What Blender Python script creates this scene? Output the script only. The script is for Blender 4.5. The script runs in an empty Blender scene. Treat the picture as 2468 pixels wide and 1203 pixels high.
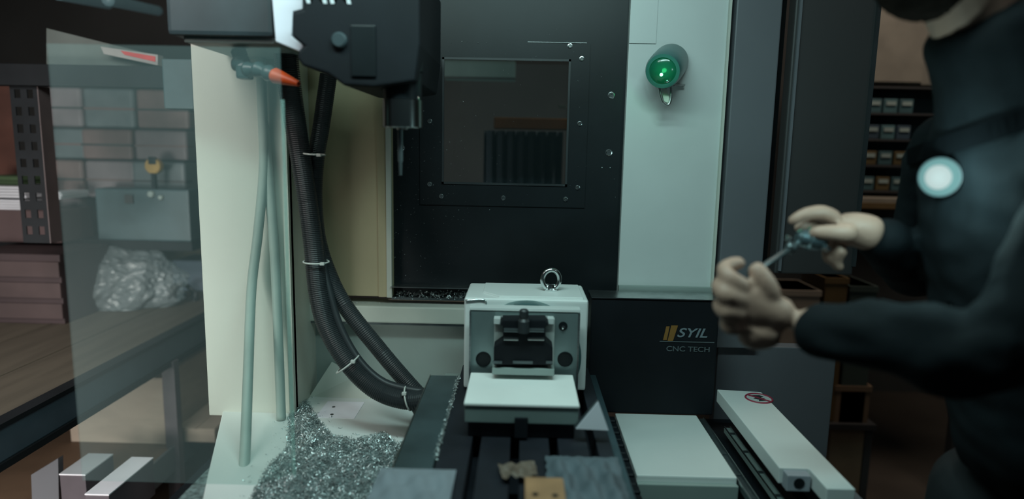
import bpy, bmesh, math, random
from mathutils import Vector, Matrix
random.seed(7)
rnd = random.random
C = bpy.context.scene.collection
# ------------------------------------------------------------------ camera
F_PX, W, H = 1600.0, 2468.0, 1203.0
CAM = Vector((0, 0, 1.45))
pitch, roll, yaw = math.radians(8.6), math.radians(1.15), math.radians(0.75)
cy, sy_ = math.cos(yaw), math.sin(yaw)
def rz(v): return Vector((cy*v[0]-sy_*v[1], sy_*v[0]+cy*v[1], v[2]))
Fv = rz((0, math.cos(pitch), -math.sin(pitch)))
R0 = rz((1, 0, 0)); U0 = rz((0, math.sin(pitch), math.cos(pitch)))
Rv = math.cos(roll)*R0 + math.sin(roll)*U0
Uv = -math.sin(roll)*R0 + math.cos(roll)*U0
cam_d = bpy.data.cameras.new('camera'); cam = bpy.data.objects.new('camera', cam_d); C.objects.link(cam)
cam.matrix_world = Matrix(((Rv.x, Uv.x, -Fv.x, CAM.x), (Rv.y, Uv.y, -Fv.y, CAM.y), (Rv.z, Uv.z, -Fv.z, CAM.z), (0, 0, 0, 1)))
cam_d.sensor_width = 36; cam_d.lens = 36*F_PX/W; cam_d.clip_start = 0.02
cam_d.dof.use_dof = True; cam_d.dof.focus_distance = 1.5; cam_d.dof.aperture_fstop = 1.3
bpy.context.scene.camera = cam
# ------------------------------------------------------------------ light
sc = bpy.context.scene
wd = bpy.data.worlds.new('world'); sc.world = wd; wd.use_nodes = True
wd.node_tree.nodes['Background'].inputs[0].default_value = (0.30, 0.50, 0.56, 1)
wd.node_tree.nodes['Background'].inputs[1].default_value = 0.040
def area(name, loc, target, size, sy, energy, col, spread=180):
    l = bpy.data.lights.new(name, 'AREA'); l.shape = 'RECTANGLE'; l.size = size; l.size_y = sy
    l.energy = energy; l.color = col; l.spread = math.radians(spread)
    o = bpy.data.objects.new(name, l); C.objects.link(o); o.location = loc
    o.rotation_euler = (Vector(target)-Vector(loc)).to_track_quat('-Z', 'Y').to_euler()
    return o
area('machine_led_bar', (0.02, 0.72, 2.05), (0.0, 1.35, 1.0), 0.75, 0.08, 7.6, (0.64, 0.97, 0.95))
area('machine_led_bar_left', (-0.42, 0.85, 2.0), (-0.45, 1.5, 1.2), 0.25, 0.08, 1.3, (0.72, 1.0, 0.93))
area('rack_fill_light', (-1.15, 0.7, 2.1), (-1.5, 2.3, 0.8), 0.9, 0.5, 7.0, (1.0, 0.93, 0.90), 120)  # unseen lamp added to light the rack
area('under_bench_fill_light', (-1.55, 0.25, 0.95), (-1.35, 2.1, 0.62), 0.7, 0.4, 8.5, (1.0, 0.95, 0.90), 90)  # unseen lamp added to brighten the boxes under the bench
area('back_fill_light', (1.5, 2.0, 2.9), (1.3, 3.0, 1.2), 0.8, 0.4, 12.0, (1.0, 0.88, 0.74))  # unseen lamp added to light the cabinet and bins
area('right_fill_light', (1.5, 0.3, 2.5), (0.4, 1.0, 1.2), 0.5, 0.3, 0.7, (1.0, 0.88, 0.82))  # unseen lamp added at the upper right
sc.view_settings.view_transform = 'Standard'; sc.view_settings.look = 'None'
sc.view_settings.gamma = 1; sc.view_settings.use_curve_mapping = False
sc.view_settings.exposure = 0.0

# ------------------------------------------------------------------ helpers
def P(px, py, Y):
    d = Fv + Rv*((px-W/2)/F_PX) - Uv*((py-H/2)/F_PX)
    return CAM + d*(Y/d.y)
def PZ(px, py, z):
    d = Fv + Rv*((px-W/2)/F_PX) - Uv*((py-H/2)/F_PX)
    return CAM + d*((z-CAM.z)/d.z)
def mat(name, col, rough=0.5, metal=0.0, var=0.12, scale=8.0, bump=0.0, stretch=(1, 1, 1), emit=None, es=0, coat=0.0, col2=None, trans=0.0, spec=0.5):
    m = bpy.data.materials.new(name); m.use_nodes = True
    nt = m.node_tree; b = nt.nodes['Principled BSDF']
    b.inputs['Roughness'].default_value = rough; b.inputs['Metallic'].default_value = metal
    b.inputs['Coat Weight'].default_value = coat; b.inputs['Specular IOR Level'].default_value = spec
    if trans: b.inputs['Transmission Weight'].default_value = trans
    tc = nt.nodes.new('ShaderNodeTexCoord'); mp = nt.nodes.new('ShaderNodeMapping'); mp.inputs['Scale'].default_value = stretch
    nt.links.new(tc.outputs['Object'], mp.inputs['Vector'])
    n = nt.nodes.new('ShaderNodeTexNoise'); n.inputs['Scale'].default_value = scale; n.inputs['Detail'].default_value = 6
    nt.links.new(mp.outputs[0], n.inputs['Vector'])
    r = nt.nodes.new('ShaderNodeValToRGB'); c2 = col2 or tuple(c*(1-var) for c in col); c1 = tuple(min(1, c*(1+var)) for c in col)
    r.color_ramp.elements[0].position = 0.35; r.color_ramp.elements[1].position = 0.62
    r.color_ramp.elements[0].color = (*c2, 1); r.color_ramp.elements[1].color = (*c1, 1)
    nt.links.new(n.outputs['Fac'], r.inputs[0]); nt.links.new(r.outputs[0], b.inputs['Base Color'])
    if bump:
        bp = nt.nodes.new('ShaderNodeBump'); bp.inputs['Strength'].default_value = bump; bp.inputs['Distance'].default_value = 0.002
        n2 = nt.nodes.new('ShaderNodeTexNoise'); n2.inputs['Scale'].default_value = scale*8
        nt.links.new(mp.outputs[0], n2.inputs['Vector']); nt.links.new(n2.outputs['Fac'], bp.inputs['Height']); nt.links.new(bp.outputs[0], b.inputs['Normal'])
    if emit: b.inputs['Emission Color'].default_value = (*emit, 1); b.inputs['Emission Strength'].default_value = es
    return m
def glassy(name, tint, body, haze, rough=0.05, gl=0.04):
    m = bpy.data.materials.new(name); m.use_nodes = True; nt = m.node_tree; nt.nodes.clear()
    out = nt.nodes.new('ShaderNodeOutputMaterial'); tr = nt.nodes.new('ShaderNodeBsdfTransparent'); tr.inputs[0].default_value = (*tint, 1)
    df = nt.nodes.new('ShaderNodeBsdfDiffuse'); df.inputs[0].default_value = (*body, 1)
    g = nt.nodes.new('ShaderNodeBsdfGlossy'); g.inputs['Roughness'].default_value = rough
    n = nt.nodes.new('ShaderNodeTexNoise'); n.inputs['Scale'].default_value = 5; tc = nt.nodes.new('ShaderNodeTexCoord'); nt.links.new(tc.outputs['Object'], n.inputs['Vector'])
    mr = nt.nodes.new('ShaderNodeMapRange'); mr.inputs[3].default_value = haze*0.8; mr.inputs[4].default_value = haze*1.2; nt.links.new(n.outputs['Fac'], mr.inputs[0])
    m1 = nt.nodes.new('ShaderNodeMixShader'); nt.links.new(mr.outputs[0], m1.inputs[0]); nt.links.new(tr.outputs[0], m1.inputs[1]); nt.links.new(df.outputs[0], m1.inputs[2])
    m2 = nt.nodes.new('ShaderNodeMixShader'); m2.inputs[0].default_value = gl; nt.links.new(m1.outputs[0], m2.inputs[1]); nt.links.new(g.outputs[0], m2.inputs[2])
    nt.links.new(m2.outputs[0], out.inputs[0]); return m

def finish(bm, name, m, parent=None, smooth=False, bevel=0.0, seg=2):
    if bevel:
        bmesh.ops.remove_doubles(bm, verts=bm.verts, dist=1e-6)
        es = [e for e in bm.edges if len(e.link_faces) == 2 and e.calc_face_angle(0) > 0.6]
        bmesh.ops.bevel(bm, geom=es, offset=bevel, segments=seg, profile=0.6, affect='EDGES', clamp_overlap=True)
    bmesh.ops.recalc_face_normals(bm, faces=bm.faces)
    me = bpy.data.meshes.new(name); bm.to_mesh(me); bm.free()
    if smooth:
        for p in me.polygons: p.use_smooth = True
    me.materials.append(m)
    o = bpy.data.objects.new(name, me); C.objects.link(o)
    if parent: o.parent = parent; o.matrix_parent_inverse = parent.matrix_world.inverted()
    return o
def tag(o, label=None, cat=None, group=None, kind=None):
    if label: o['label'] = label
    if cat: o['category'] = cat
    if group: o['group'] = group
    if kind: o['kind'] = kind
    return o
def thing(name, loc, label, cat, group=None):
    o = bpy.data.objects.new(name, None); C.objects.link(o); o.location = loc; o.empty_display_size = 0.05
    bpy.context.view_layer.update()
    return tag(o, label, cat, group)
def add_box(bm, x0, x1, y0, y1, z0, z1):
    vs = [bm.verts.new((x, y, z)) for x in (x0, x1) for y in (y0, y1) for z in (z0, z1)]
    for f in ((0, 1, 3, 2), (4, 6, 7, 5), (0, 4, 5, 1), (2, 3, 7, 6), (0, 2, 6, 4), (1, 5, 7, 3)): bm.faces.new([vs[i] for i in f])
def box(name, x0, x1, y0, y1, z0, z1, m, parent=None, bevel=0.0, seg=2):
    bm = bmesh.new(); add_box(bm, min(x0, x1), max(x0, x1), min(y0, y1), max(y0, y1), min(z0, z1), max(z0, z1))
    return finish(bm, name, m, parent, False, bevel, seg)
def pb(px0, px1, py0, py1, Y):           # world extents of an upright face seen at depth Y
    a = P(px0, (py0+py1)/2, Y); b = P(px1, (py0+py1)/2, Y); c = P((px0+px1)/2, py0, Y); d = P((px0+px1)/2, py1, Y)
    return a.x, b.x, d.z, c.z
def boxp(name, px0, px1, py0, py1, Y0, Y1, m, parent=None, bevel=0.0, seg=2):
    x0, x1, z0, z1 = pb(px0, px1, py0, py1, Y0)
    return box(name, x0, x1, Y0, Y1, z0, z1, m, parent, bevel, seg)
def prism(name, pts, Y0, Y1, m, parent=None, bevel=0.0, seg=2, world=False):
    bm = bmesh.new()
    ps = [(p[0], p[1]) if world else (P(p[0], p[1], Y0).x, P(p[0], p[1], Y0).z) for p in pts]
    a = [bm.verts.new((x, Y0, z)) for x, z in ps]; b = [bm.verts.new((x, Y1, z)) for x, z in ps]
    bm.faces.new(a); bm.faces.new(list(reversed(b))); n = len(ps)
    for i in range(n): bm.faces.new([a[i], b[i], b[(i+1) % n], a[(i+1) % n]])
    return finish(bm, name, m, parent, False, bevel, seg)
def lathe(name, prof, origin, axis, m, parent=None, seg=32, smooth=True):   # prof: (radius, dist along axis)
    bm = bmesh.new(); ax = Vector(axis).normalized(); q = Vector((0, 0, 1)).rotation_difference(ax); o = Vector(origin)
    rings = []
    for r, h in prof:
        rings.append([bm.verts.new(o + q @ Vector((r*math.cos(2*math.pi*i/seg), r*math.sin(2*math.pi*i/seg), h))) for i in range(seg)])
    for a, b in zip(rings, rings[1:]):
        for i in range(seg): bm.faces.new([a[i], a[(i+1) % seg], b[(i+1) % seg], b[i]])
    bm.faces.new(list(reversed(rings[0]))); bm.faces.new(rings[-1])
    ob = finish(bm, name, m, parent, smooth)
    if smooth:
        md = ob.modifiers.new('edges', 'EDGE_SPLIT'); md.split_angle = math.radians(35)
    return ob
def spline(pts, step):
    pts = [Vector(p) for p in pts]; pts = [2*pts[0]-pts[1]] + pts + [2*pts[-1]-pts[-2]]; out = []
    for i in range(1, len(pts)-2):
        p0, p1, p2, p3 = pts[i-1:i+3]; n = max(2, int((p2-p1).length/step))
        for k in range(n):
            t = k/n
            out.append(0.5*((2*p1)+(-p0+p2)*t+(2*p0-5*p1+4*p2-p3)*t*t+(-p0+3*p1-3*p2+p3)*t**3))
    out.append(pts[-2]); return out
def tube(name, pts, r, m, parent=None, step=0.01, seg=12, amp=0.0, smooth=True, closed=False, taper=None, raw=False):
    c = [Vector(p) for p in pts] if raw else spline(pts, step); bm = bmesh.new(); rings = []; up = Vector((0, 1, 0.01)).normalized()
    n = len(c)
    for i, p in enumerate(c):
        if closed: t = (c[(i+1) % n]-c[i-1]).normalized()
        else: t = (c[min(i+1, n-1)]-c[max(i-1, 0)]).normalized()
        s = t.cross(up); s = s.normalized() if s.length > 1e-4 else Vector((1, 0, 0)); u = s.cross(t).normalized(); up = u
        rr = r*(taper(i/(n-1)) if taper else 1) + (amp if i % 2 else -amp)
        rings.append([bm.verts.new(p+rr*(s*math.cos(2*math.pi*k/seg)+u*math.sin(2*math.pi*k/seg))) for k in range(seg)])
    for i in range(n if closed else n-1):
        a, b = rings[i], rings[(i+1) % n]
        for k in range(seg): bm.faces.new([a[k], a[(k+1) % seg], b[(k+1) % seg], b[k]])
    if not closed: bm.faces.new(list(reversed(rings[0]))); bm.faces.new(rings[-1])
    return finish(bm, name, m, parent, smooth)
def text(name, body, loc, size, m, parent, shear=0.0, rot=(math.radians(90), 0, 0), ext=0.0004, sx=1.0):
    cu = bpy.data.curves.new(name, 'FONT'); cu.body = body; cu.size = size; cu.shear = shear; cu.extrude = ext
    cu.offset = size*0.012
    t = bpy.data.objects.new(name, cu); C.objects.link(t); bpy.context.view_layer.update()
    me = bpy.data.meshes.new_from_object(t.evaluated_get(bpy.context.evaluated_depsgraph_get()))
    bpy.data.objects.remove(t); me.materials.clear(); me.materials.append(m); me.name = name
    o = bpy.data.objects.new(name, me); C.objects.link(o); o.location = loc; o.rotation_euler = rot; o.scale = (sx, 1, 1)
    bpy.context.view_layer.update()
    if parent: o.parent = parent; o.matrix_parent_inverse = parent.matrix_world.inverted()
    return o

# ------------------------------------------------------------------ materials
M_white = mat('white_enamel', (0.56, 0.60, 0.59), 0.42, var=0.05, scale=3)
M_white2 = mat('bright_white_enamel', (0.76, 0.79, 0.77), 0.42, var=0.04, scale=3)
M_cream = mat('stained_cream_enamel', (0.46, 0.40, 0.25), 0.45, var=0.08, scale=3, stretch=(1, 1, 0.5), col2=(0.36, 0.32, 0.20))
M_creamw = mat('cream_white_enamel', (0.54, 0.565, 0.50), 0.45, var=0.06, scale=2, stretch=(1, 1, 0.4))
M_ledge = mat('ledge_enamel', (0.52, 0.56, 0.50), 0.4, var=0.08, scale=5)
M_low = mat('grey_green_enamel', (0.27, 0.33, 0.31), 0.5, var=0.08, scale=4)
M_black = mat('black_painted_steel', (0.009, 0.012, 0.014), 0.4, var=0.2, scale=6, spec=0.25)
M_blackm = mat('black_matt_cover', (0.008, 0.010, 0.013), 0.6, var=0.2, scale=6, spec=0.2)
M_grey = mat('blue_grey_paint', (0.125, 0.132, 0.148), 0.5, var=0.06, scale=3)
M_dgrey = mat('dark_grey_door_paint', (0.040, 0.039, 0.040), 0.5, var=0.06, scale=3)
M_steel = mat('brushed_steel', (0.55, 0.58, 0.58), 0.28, 1.0, var=0.12, scale=30, stretch=(1, 1, 8))
M_dsteel = mat('dark_steel', (0.16, 0.19, 0.20), 0.36, 0.85, var=0.2, scale=20)
M_chrome = mat('bright_bolt_steel', (0.75, 0.78, 0.78), 0.18, 1.0, var=0.05)
M_cast = mat('cast_teal_grey', (0.032, 0.050, 0.058), 0.5, var=0.15, scale=10)
M_rubber = mat('black_rubber', (0.026, 0.031, 0.034), 0.42, var=0.15, scale=12, spec=0.4)
M_tie = mat('white_nylon', (0.62, 0.64, 0.6), 0.4, var=0.04)
M_orange = mat('orange_plastic', (0.75, 0.10, 0.02), 0.4, var=0.06)
M_glass = glassy('window_glass', (0.82, 0.90, 0.90), (0.3, 0.4, 0.42), 0.012, 0.02, 0.03)
M_haze = glassy('added_haze', (0.93, 0.97, 0.96), (0.50, 0.72, 0.74), 0.050, 0.4, 0.004)
M_conc = mat('brown_workshop_floor', (0.10, 0.08, 0.065), 0.7, var=0.2, scale=2)
M_wall = mat('workshop_wall', (0.06, 0.06, 0.058), 0.8, var=0.1, scale=2)
M_ceil = mat('workshop_ceiling', (0.06, 0.085, 0.09), 0.8)
M_card = mat('cardboard', (0.36, 0.30, 0.24), 0.8, var=0.08, scale=6, stretch=(1, 1, 4))
M_wood = mat('brown_bench_board', (0.095, 0.08, 0.06), 0.65, var=0.12, scale=5, stretch=(6, 0.6, 1))
M_rack = mat('black_rack_steel', (0.012, 0.014, 0.016), 0.6, var=0.15, spec=0.15)
M_rackb = mat('blue_grey_rack_beam', (0.07, 0.095, 0.12), 0.45, var=0.12)
M_pink = mat('pinkish_grey_wrap', (0.18, 0.15, 0.16), 0.5, var=0.2, scale=5, bump=0.3)
M_brown = mat('rust_brown_board', (0.085, 0.034, 0.024), 0.8, var=0.2)
M_green = mat('dark_green_cloth', (0.05, 0.09, 0.04), 0.9)
M_paper = mat('white_paper', (0.62, 0.64, 0.68), 0.8, var=0.05)
M_tealc = mat('dark_teal_case', (0.05, 0.085, 0.095), 0.45, var=0.15)
M_yellow = mat('yellow_plastic', (0.40, 0.25, 0.06), 0.5)
M_amber = mat('amber_board', (0.13, 0.08, 0.03), 0.6)
M_red = mat('red_print', (0.5, 0.04, 0.04), 0.6)
M_plastic = glassy('crumpled_clear_film', (0.80, 0.86, 0.88), (0.34, 0.40, 0.42), 0.34, 0.38, 0.05)
M_chip = mat('bright_metal_shavings', (0.55, 0.62, 0.62), 0.42, 0.7, var=0.4, scale=60)
M_mound = mat('heaped_shavings', (0.17, 0.22, 0.22), 0.55, 0.2, var=0.5, scale=90, bump=1.0)
M_skin = mat('skin', (0.40, 0.25, 0.19), 0.55, var=0.08, scale=14, bump=0.15)
M_jacket = mat('black_jacket_fabric', (0.007, 0.010, 0.012), 0.8, var=0.15, scale=20, bump=0.2, spec=0.12)
M_trouser = mat('dark_grey_trousers', (0.010, 0.012, 0.014), 0.9, var=0.15, scale=20)
M_hair = mat('dark_brown_hair', (0.014, 0.010, 0.008), 0.9, var=0.3, scale=60, bump=0.6, spec=0.05)

# ------------------------------------------------------------------ workshop shell
def struct(o): o['kind'] = 'structure'; return o
struct(box('floor', -3.2, 3.4, -0.6, 4.0, -0.05, 0, M_conc))
struct(box('wall_far', -3.2, 3.4, 4.0, 4.1, 0, 3.2, M_wall))
struct(box('wall_left', -3.3, -3.2, -0.6, 4.1, 0, 3.2, M_wall))
struct(box('wall_right', 3.4, 3.5, -0.6, 4.1, 0, 3.2, M_wall))
struct(box('ceiling', -3.3, 3.5, -0.6, 4.1, 3.2, 3.3, M_ceil))

# ------------------------------------------------------------------ machine enclosure (setting)
ZF = 0.837                                  # chip tray level
# black far wall of the machine with its window opening
YB = 1.62
x0, x1, _, _ = pb(945, 1507, 300, 400, YB)
wx0, wx1, wz0, wz1 = pb(1066, 1371, 141, 446, YB)
zb = P(1200, 724, YB).z
bm = bmesh.new()
add_box(bm, x0-0.02, wx0, YB, YB+0.02, zb, 2.2); add_box(bm, wx1, x1+0.02, YB, YB+0.02, zb, 2.2)
add_box(bm, wx0, wx1, YB, YB+0.02, zb, wz0); add_box(bm, wx0, wx1, YB, YB+0.02, wz1, 2.2)
wall_back = struct(finish(bm, 'wall_back', M_black))
wall_back['label'] = 'black steel far wall of the machine with a bolted window'
px0, px1, pz0, pz1 = pb(1012, 1416, 101, 497, YB-0.004)
t = 0.004
bm = bmesh.new()
add_box(bm, px0, wx0, YB-t, YB, pz0, pz1); add_box(bm, wx1, px1, YB-t, YB, pz0, pz1)
add_box(bm, wx0, wx1, YB-t, YB, pz0, wz0); add_box(bm, wx0, wx1, YB-t, YB, wz1, pz1)
wf = finish(bm, 'window_frame', M_black, wall_back); wf['label'] = 'thin black plate framing the window'
bm = bmesh.new(); g = 0.005
for a in ((wx0, wx0+g, wz0, wz1), (wx1-g, wx1, wz0, wz1), (wx0, wx1, wz0, wz0+g), (wx0, wx1, wz1-g, wz1)): add_box(bm, a[0], a[1], YB-0.007, YB-t, a[2], a[3])
finish(bm, 'window_gasket', M_rubber, wall_back)
box('window_pane', wx0, wx1, YB+0.006, YB+0.010, wz0, wz1, M_glass, wall_back)
# chrome strip imitating the highlight along the plate's top edge
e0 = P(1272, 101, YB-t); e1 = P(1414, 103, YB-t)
box('plate_highlight', e0.x, e1.x, YB-t-0.002, YB-t, e0.z-0.001, e0.z+0.0006, M_chrome, wall_back)
def bolt(px, py, Y, r, parent):
    c = P(px, py, Y)
    o = lathe('bolt', [(r*1.25, 0), (r*1.25, 0.0012), (r, 0.0014), (r, 0.004), (r*0.8, 0.005), (r*0.42, 0.005), (r*0.4, 0.003)], c, (0, -1, 0), M_chrome, parent, 14)
    return o
for (a, b) in ((1036, 134), (1402, 142), (1036, 292), (1397, 298), (1036, 444), (1392, 452), (1064, 473), (1213, 477), (1363, 480), (1374, 111)):
    bolt(a, b, YB-t, 0.0046, wall_back)
for (a, b) in ((1473, 230), (1467, 368), (968, 357)): bolt(a, b, YB, 0.0066, wall_back)
# sill channel at the foot of the black wall
z1 = P(1030, 690, 1.60).z; zz = P(1030, 722, 1.60).z
box('sill_rail', x0, P(1130, 700, 1.6).x, 1.585, YB, z1-0.002, z1, M_steel, wall_back)
box('sill_channel', x0, P(1130, 700, 1.6).x, 1.60, YB, zz-0.002, zz+0.004, M_dsteel, wall_back)
# white right panel of the far wall
a = P(1507, 300, 1.6).x; b = P(1741, 300, 1.6).x
wall_right_panel = struct(box('wall_back_right', a, b, 1.60, 1.66, ZF, 2.2, M_white, bevel=0.002))
wall_right_panel['label'] = 'plain white enamelled panel carrying the green lamp'
box('panel_fold', b-0.004, b+0.001, 1.588, 1.60, P(1720, 712, 1.6).z, 2.2, M_creamw, wall_right_panel)
box('panel_overlap', a, P(1583, 60, 1.597).x, 1.597, 1.60, P(1583, 105, 1.597).z, 2.2, M_white, wall_right_panel)
box('panel_shade_strip', a, b, 1.585, 1.60, ZF, P(1600, 692, 1.585).z, M_low, wall_right_panel)  # darker strip standing in for reflected shade at the panel bottom
# tan column cover left of the black wall
a = P(690, 300, 1.6).x; b = P(943, 300, 1.6).x
zl = P(800, 712, 1.60).z
tan = struct(box('wall_back_left', a-0.05, b, 1.60, 1.66, zl, 2.2, M_cream, bevel=0.002))
tan['label'] = 'stained cream enamel panel behind the hoses'
box('panel_fold', b-0.012, b, 1.590, 1.60, zl, P(940, 300, 1.6).z+0.0, M_creamw, tan)
bx = P(912, 500, 1.6).x
box('panel_return', bx, b-0.012, 1.594, 1.60, zl, 2.2, M_cream, tan)
# ledge and lower wall
lz1 = P(900, 738, 1.57).z; lz0 = P(900, 778, 1.57).z
xl = P(690, 760, 1.57).x; xr = P(1440, 760, 1.57).x
ledge = struct(box('trim_1', xl, xr, 1.57, 1.66, lz0, lz1, M_ledge, bevel=0.004)); ledge['label'] = 'pale ledge at the foot of the far wall'
box('trim_2', xl, xr, 1.575, 1.66, lz0-0.006, lz0, M_dsteel)['kind'] = 'structure'
struct(box('wall_back_lower', xl, xr, 1.61, 1.66, ZF, lz0-0.006, M_low))
# white left panel, nearer than the tan one
la = P(466, 250, 1.45).x; lb = P(690, 250, 1.45).x
wl = struct(box('wall_side_left', la, lb, 1.45, 1.47, ZF-0.01, P(560, 98, 1.45).z+0.15, M_creamw, bevel=0.002))
wl['label'] = 'tall cream white panel at the left of the machine'
box('panel_return', lb-0.004, lb, 1.45, 1.62, ZF, 2.1, M_creamw, wl)
box('panel_fold', lb-0.010, lb+0.002, 1.438, 1.45, ZF, 1.9, M_creamw, wl)
# tray floor
bm = bmesh.new()
pts = [(-0.50, 0.95), (-0.155, 0.95), (-0.155, 1.62), (-0.66, 1.62), (-0.68, 1.45), (-0.577, 1.16)]
A = [bm.verts.new((x, y, ZF)) for x, y in pts]; B = [bm.verts.new((x, y, ZF-0.02)) for x, y in pts]
bm.faces.new(A); bm.faces.new(list(reversed(B)))
for i in range(len(pts)): bm.faces.new([A[i], B[i], B[(i+1) % len(pts)], A[(i+1) % len(pts)]])
tray = struct(finish(bm, 'floor_tray', M_white2, bevel=0.002)); tray['label'] = 'white enamelled chip tray under the hoses'
fr = struct(box('floor_tray_right', 0.232, 0.424, 1.197, 1.50, ZF-0.02, ZF, M_white2, bevel=0.003)); fr['label'] = 'white tray plate in front of the black lettered cover'
box('tray_lip', 0.232, 0.424, 1.185, 1.197, ZF-0.12, ZF-0.012, M_low, fr, bevel=0.002)
struct(box('floor_sump', -0.7, 0.6, 0.85, 1.66, ZF-0.14, ZF-0.10, M_blackm))
# front corner post, door track, apron
a = P(1757, 300, 1.58).x; b = P(1864, 300, 1.58).x
post = struct(box('wall_front_post', a, b, 1.58, 1.70, P(1800, 840, 1.58).z, 2.2, M_grey, bevel=0.003)); post['label'] = 'blue grey painted corner post of the door opening'
c = P(1897, 300, 1.60).x
struct(box('trim_3', b, c, 1.66, 1.72, P(1880, 668, 1.66).z, 2.2, M_black))
ap = struct(box('wall_front_apron', P(1727, 900, 1.6).x, P(2012, 900, 1.6).x, 1.60, 1.64, 0.25, P(1850, 836, 1.6).z, M_grey, bevel=0.003)); ap['label'] = 'blue grey apron panel below the door opening'
M_dg2 = M_dgrey
dr = struct(box('door_1', P(1895, 300, 1.56).x, P(2090, 300, 1.56).x, 1.56, 1.60, P(1990, 662, 1.56).z, 2.2, M_dg2, bevel=0.004)); dr['label'] = 'dark grey machine door slid open behind the hands'
box('door_edge', P(2087, 300, 1.555).x, P(2095, 300, 1.555).x, 1.552, 1.56, P(1990, 640, 1.56).z, 2.2, M_rubber, dr)
box('door_bead', P(1905, 300, 1.555).x, P(1911, 300, 1.555).x, 1.554, 1.56, P(1990, 655, 1.56).z, 2.2, M_grey, dr)

# hazy clear sheet added for the milky veil over the left side
a = P(124, 250, 1.12).x; b = P(678, 250, 1.12).x
sp = thing('haze_panel', (a, 1.12, ZF), 'tall hazy clear sheet added for the veil in front of the cream left wall', 'panel')
box('clear_sheet', a, b, 1.12, 1.124, ZF+0.001, P(300, 108, 1.12).z, M_haze, sp)
box('edge_strip', b, b+0.003, 1.117, 1.127, ZF+0.001, P(680, 240, 1.12).z, glassy('haze_edge', (0.85, 0.95, 0.92), (0.6, 0.85, 0.8), 0.25), sp)

# ------------------------------------------------------------------ spindle head
sh = thing('spindle_head', P(860, -40, 1.3), 'black milling spindle head hanging at the top with a steel tool holder', 'spindle')
boxp('head_casting', 398, 655, -90, 86, 1.22, 1.5, M_cast, sh, bevel=0.008)
o = boxp('casting_lip', 442, 660, 86, 104, 1.235, 1.46, M_low, sh, bevel=0.004)
prism('white_guard', [(648, -90), (729, -90), (729, 22), (706, 28), (703, 88), (732, 111), (722, 124), (664, 100)], 1.16, 1.25, mat('violet_white_guard', (0.78, 0.78, 0.88), 0.4, var=0.03), sh, bevel=0.002)
prism('head_cover', [(704, 30), (730, 22), (730, -90), (1012, -90), (1012, 108), (1000, 196), (900, 210), (828, 205), (790, 178), (728, 158), (716, 140), (718, 124), (732, 111), (704, 88)], 1.12, 1.40, M_blackm, sh, bevel=0.006, seg=3)
# text cut off by the frame on the head cover
c = P(735, 7, 1.119); text('lettering', 'MM', c, 0.05, M_paper, sh, shear=-0.25)
lathe('cap', [(0.013, 0), (0.013, 0.006), (0.010, 0.009)], P(819, 98, 1.12), (0, -1, 0.0), M_cast, sh, 24)
boxp('service_plate', 845, 905, 60, 185, 1.116, 1.125, M_black, sh, bevel=0.002)
spc = P(959, 100, 1.13); q = 1.13/F_PX
zt = P(959, 95, 1.13).z; z1 = P(959, 236, 1.13).z; z2 = P(959, 307, 1.13).z; z3 = P(952, 425, 1.13).z
lathe('spindle_barrel', [(50*q, 0), (50*q, (zt-z1)*0.5), (47*q, (zt-z1)*0.52), (47*q, (zt-z1)*0.9), (45*q, (zt-z1))], (spc.x, 1.17, zt), (0, 0, -1), M_black, sh, 40)
lathe('tool_holder', [(43*q, 0), (49*q, 0.001), (49*q, (z1-z2)*0.97), (47*q, z1-z2), (16*q, z1-z2), (14*q, z1-z2+0.003)], (spc.x, 1.17, z1), (0, 0, -1), mat('satin_tool_steel', (0.30, 0.31, 0.31), 0.22, 1.0, var=0.05), sh, 48)
lathe('cutting_tool', [(7*q, 0), (7*q, (z2-z3)*0.7), (5*q, (z2-z3)*0.72), (4*q, z2-z3)], (spc.x-0.004, 1.17, z2), (0, 0, -1), M_dsteel, sh, 16)
for (a, b) in ((1004, 123), (1004, 143), (1004, 180), (1004, 238)): 
    p = P(a, b, 1.16); lathe('bolt', [(0.004, 0), (0.004, 0.004), (0.002, 0.006)], p, (0.4, -1, 0), M_chrome, sh, 12)
boxp('edge_rail', 1006, 1011, 125, 305, 1.165, 1.17, M_steel, sh)
# articulated coolant nozzle
nz = []
pj = [P(580, 104, 1.3), P(577, 122, 1.295), P(576, 148, 1.29), P(594, 168, 1.28), P(618, 166, 1.27), P(642, 174, 1.26), P(668, 184, 1.25), P(720, 202, 1.23)]
lathe('hose_adaptor', [(0.014, 0), (0.013, 0.004), (0.008, 0.013), (0.0075, 0.018)], pj[0], (0, 0, -1), M_cast, sh, 20)
M_loc = mat('black_jointed_hose', (0.05, 0.085, 0.09), 0.3, var=0.1)
for i in range(1, 6):
    d = pj[i+1]-pj[i]; L = d.length
    big = 1.25 if i in (2,) else 1.0
    lathe('hose_joint', [(0.007*big, -0.003), (0.0135*big, 0.000), (0.0155*big, 0.006), (0.0125*big, L*0.6), (0.009, L*0.85), (0.0085, L)], pj[i], d, M_loc, sh, 20)
boxp('valve_knob', 566, 598, 150, 190, 1.27, 1.30, M_loc, sh, bevel=0.006)
d = pj[7]-pj[6]; lathe('nozzle_tip', [(0.010, -0.012), (0.0145, -0.004), (0.013, 0.006), (0.0055, d.length*0.97), (0.0045, d.length), (0.003, d.length), (0.003, d.length-0.004)], pj[6], d, M_orange, sh, 24)

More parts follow.
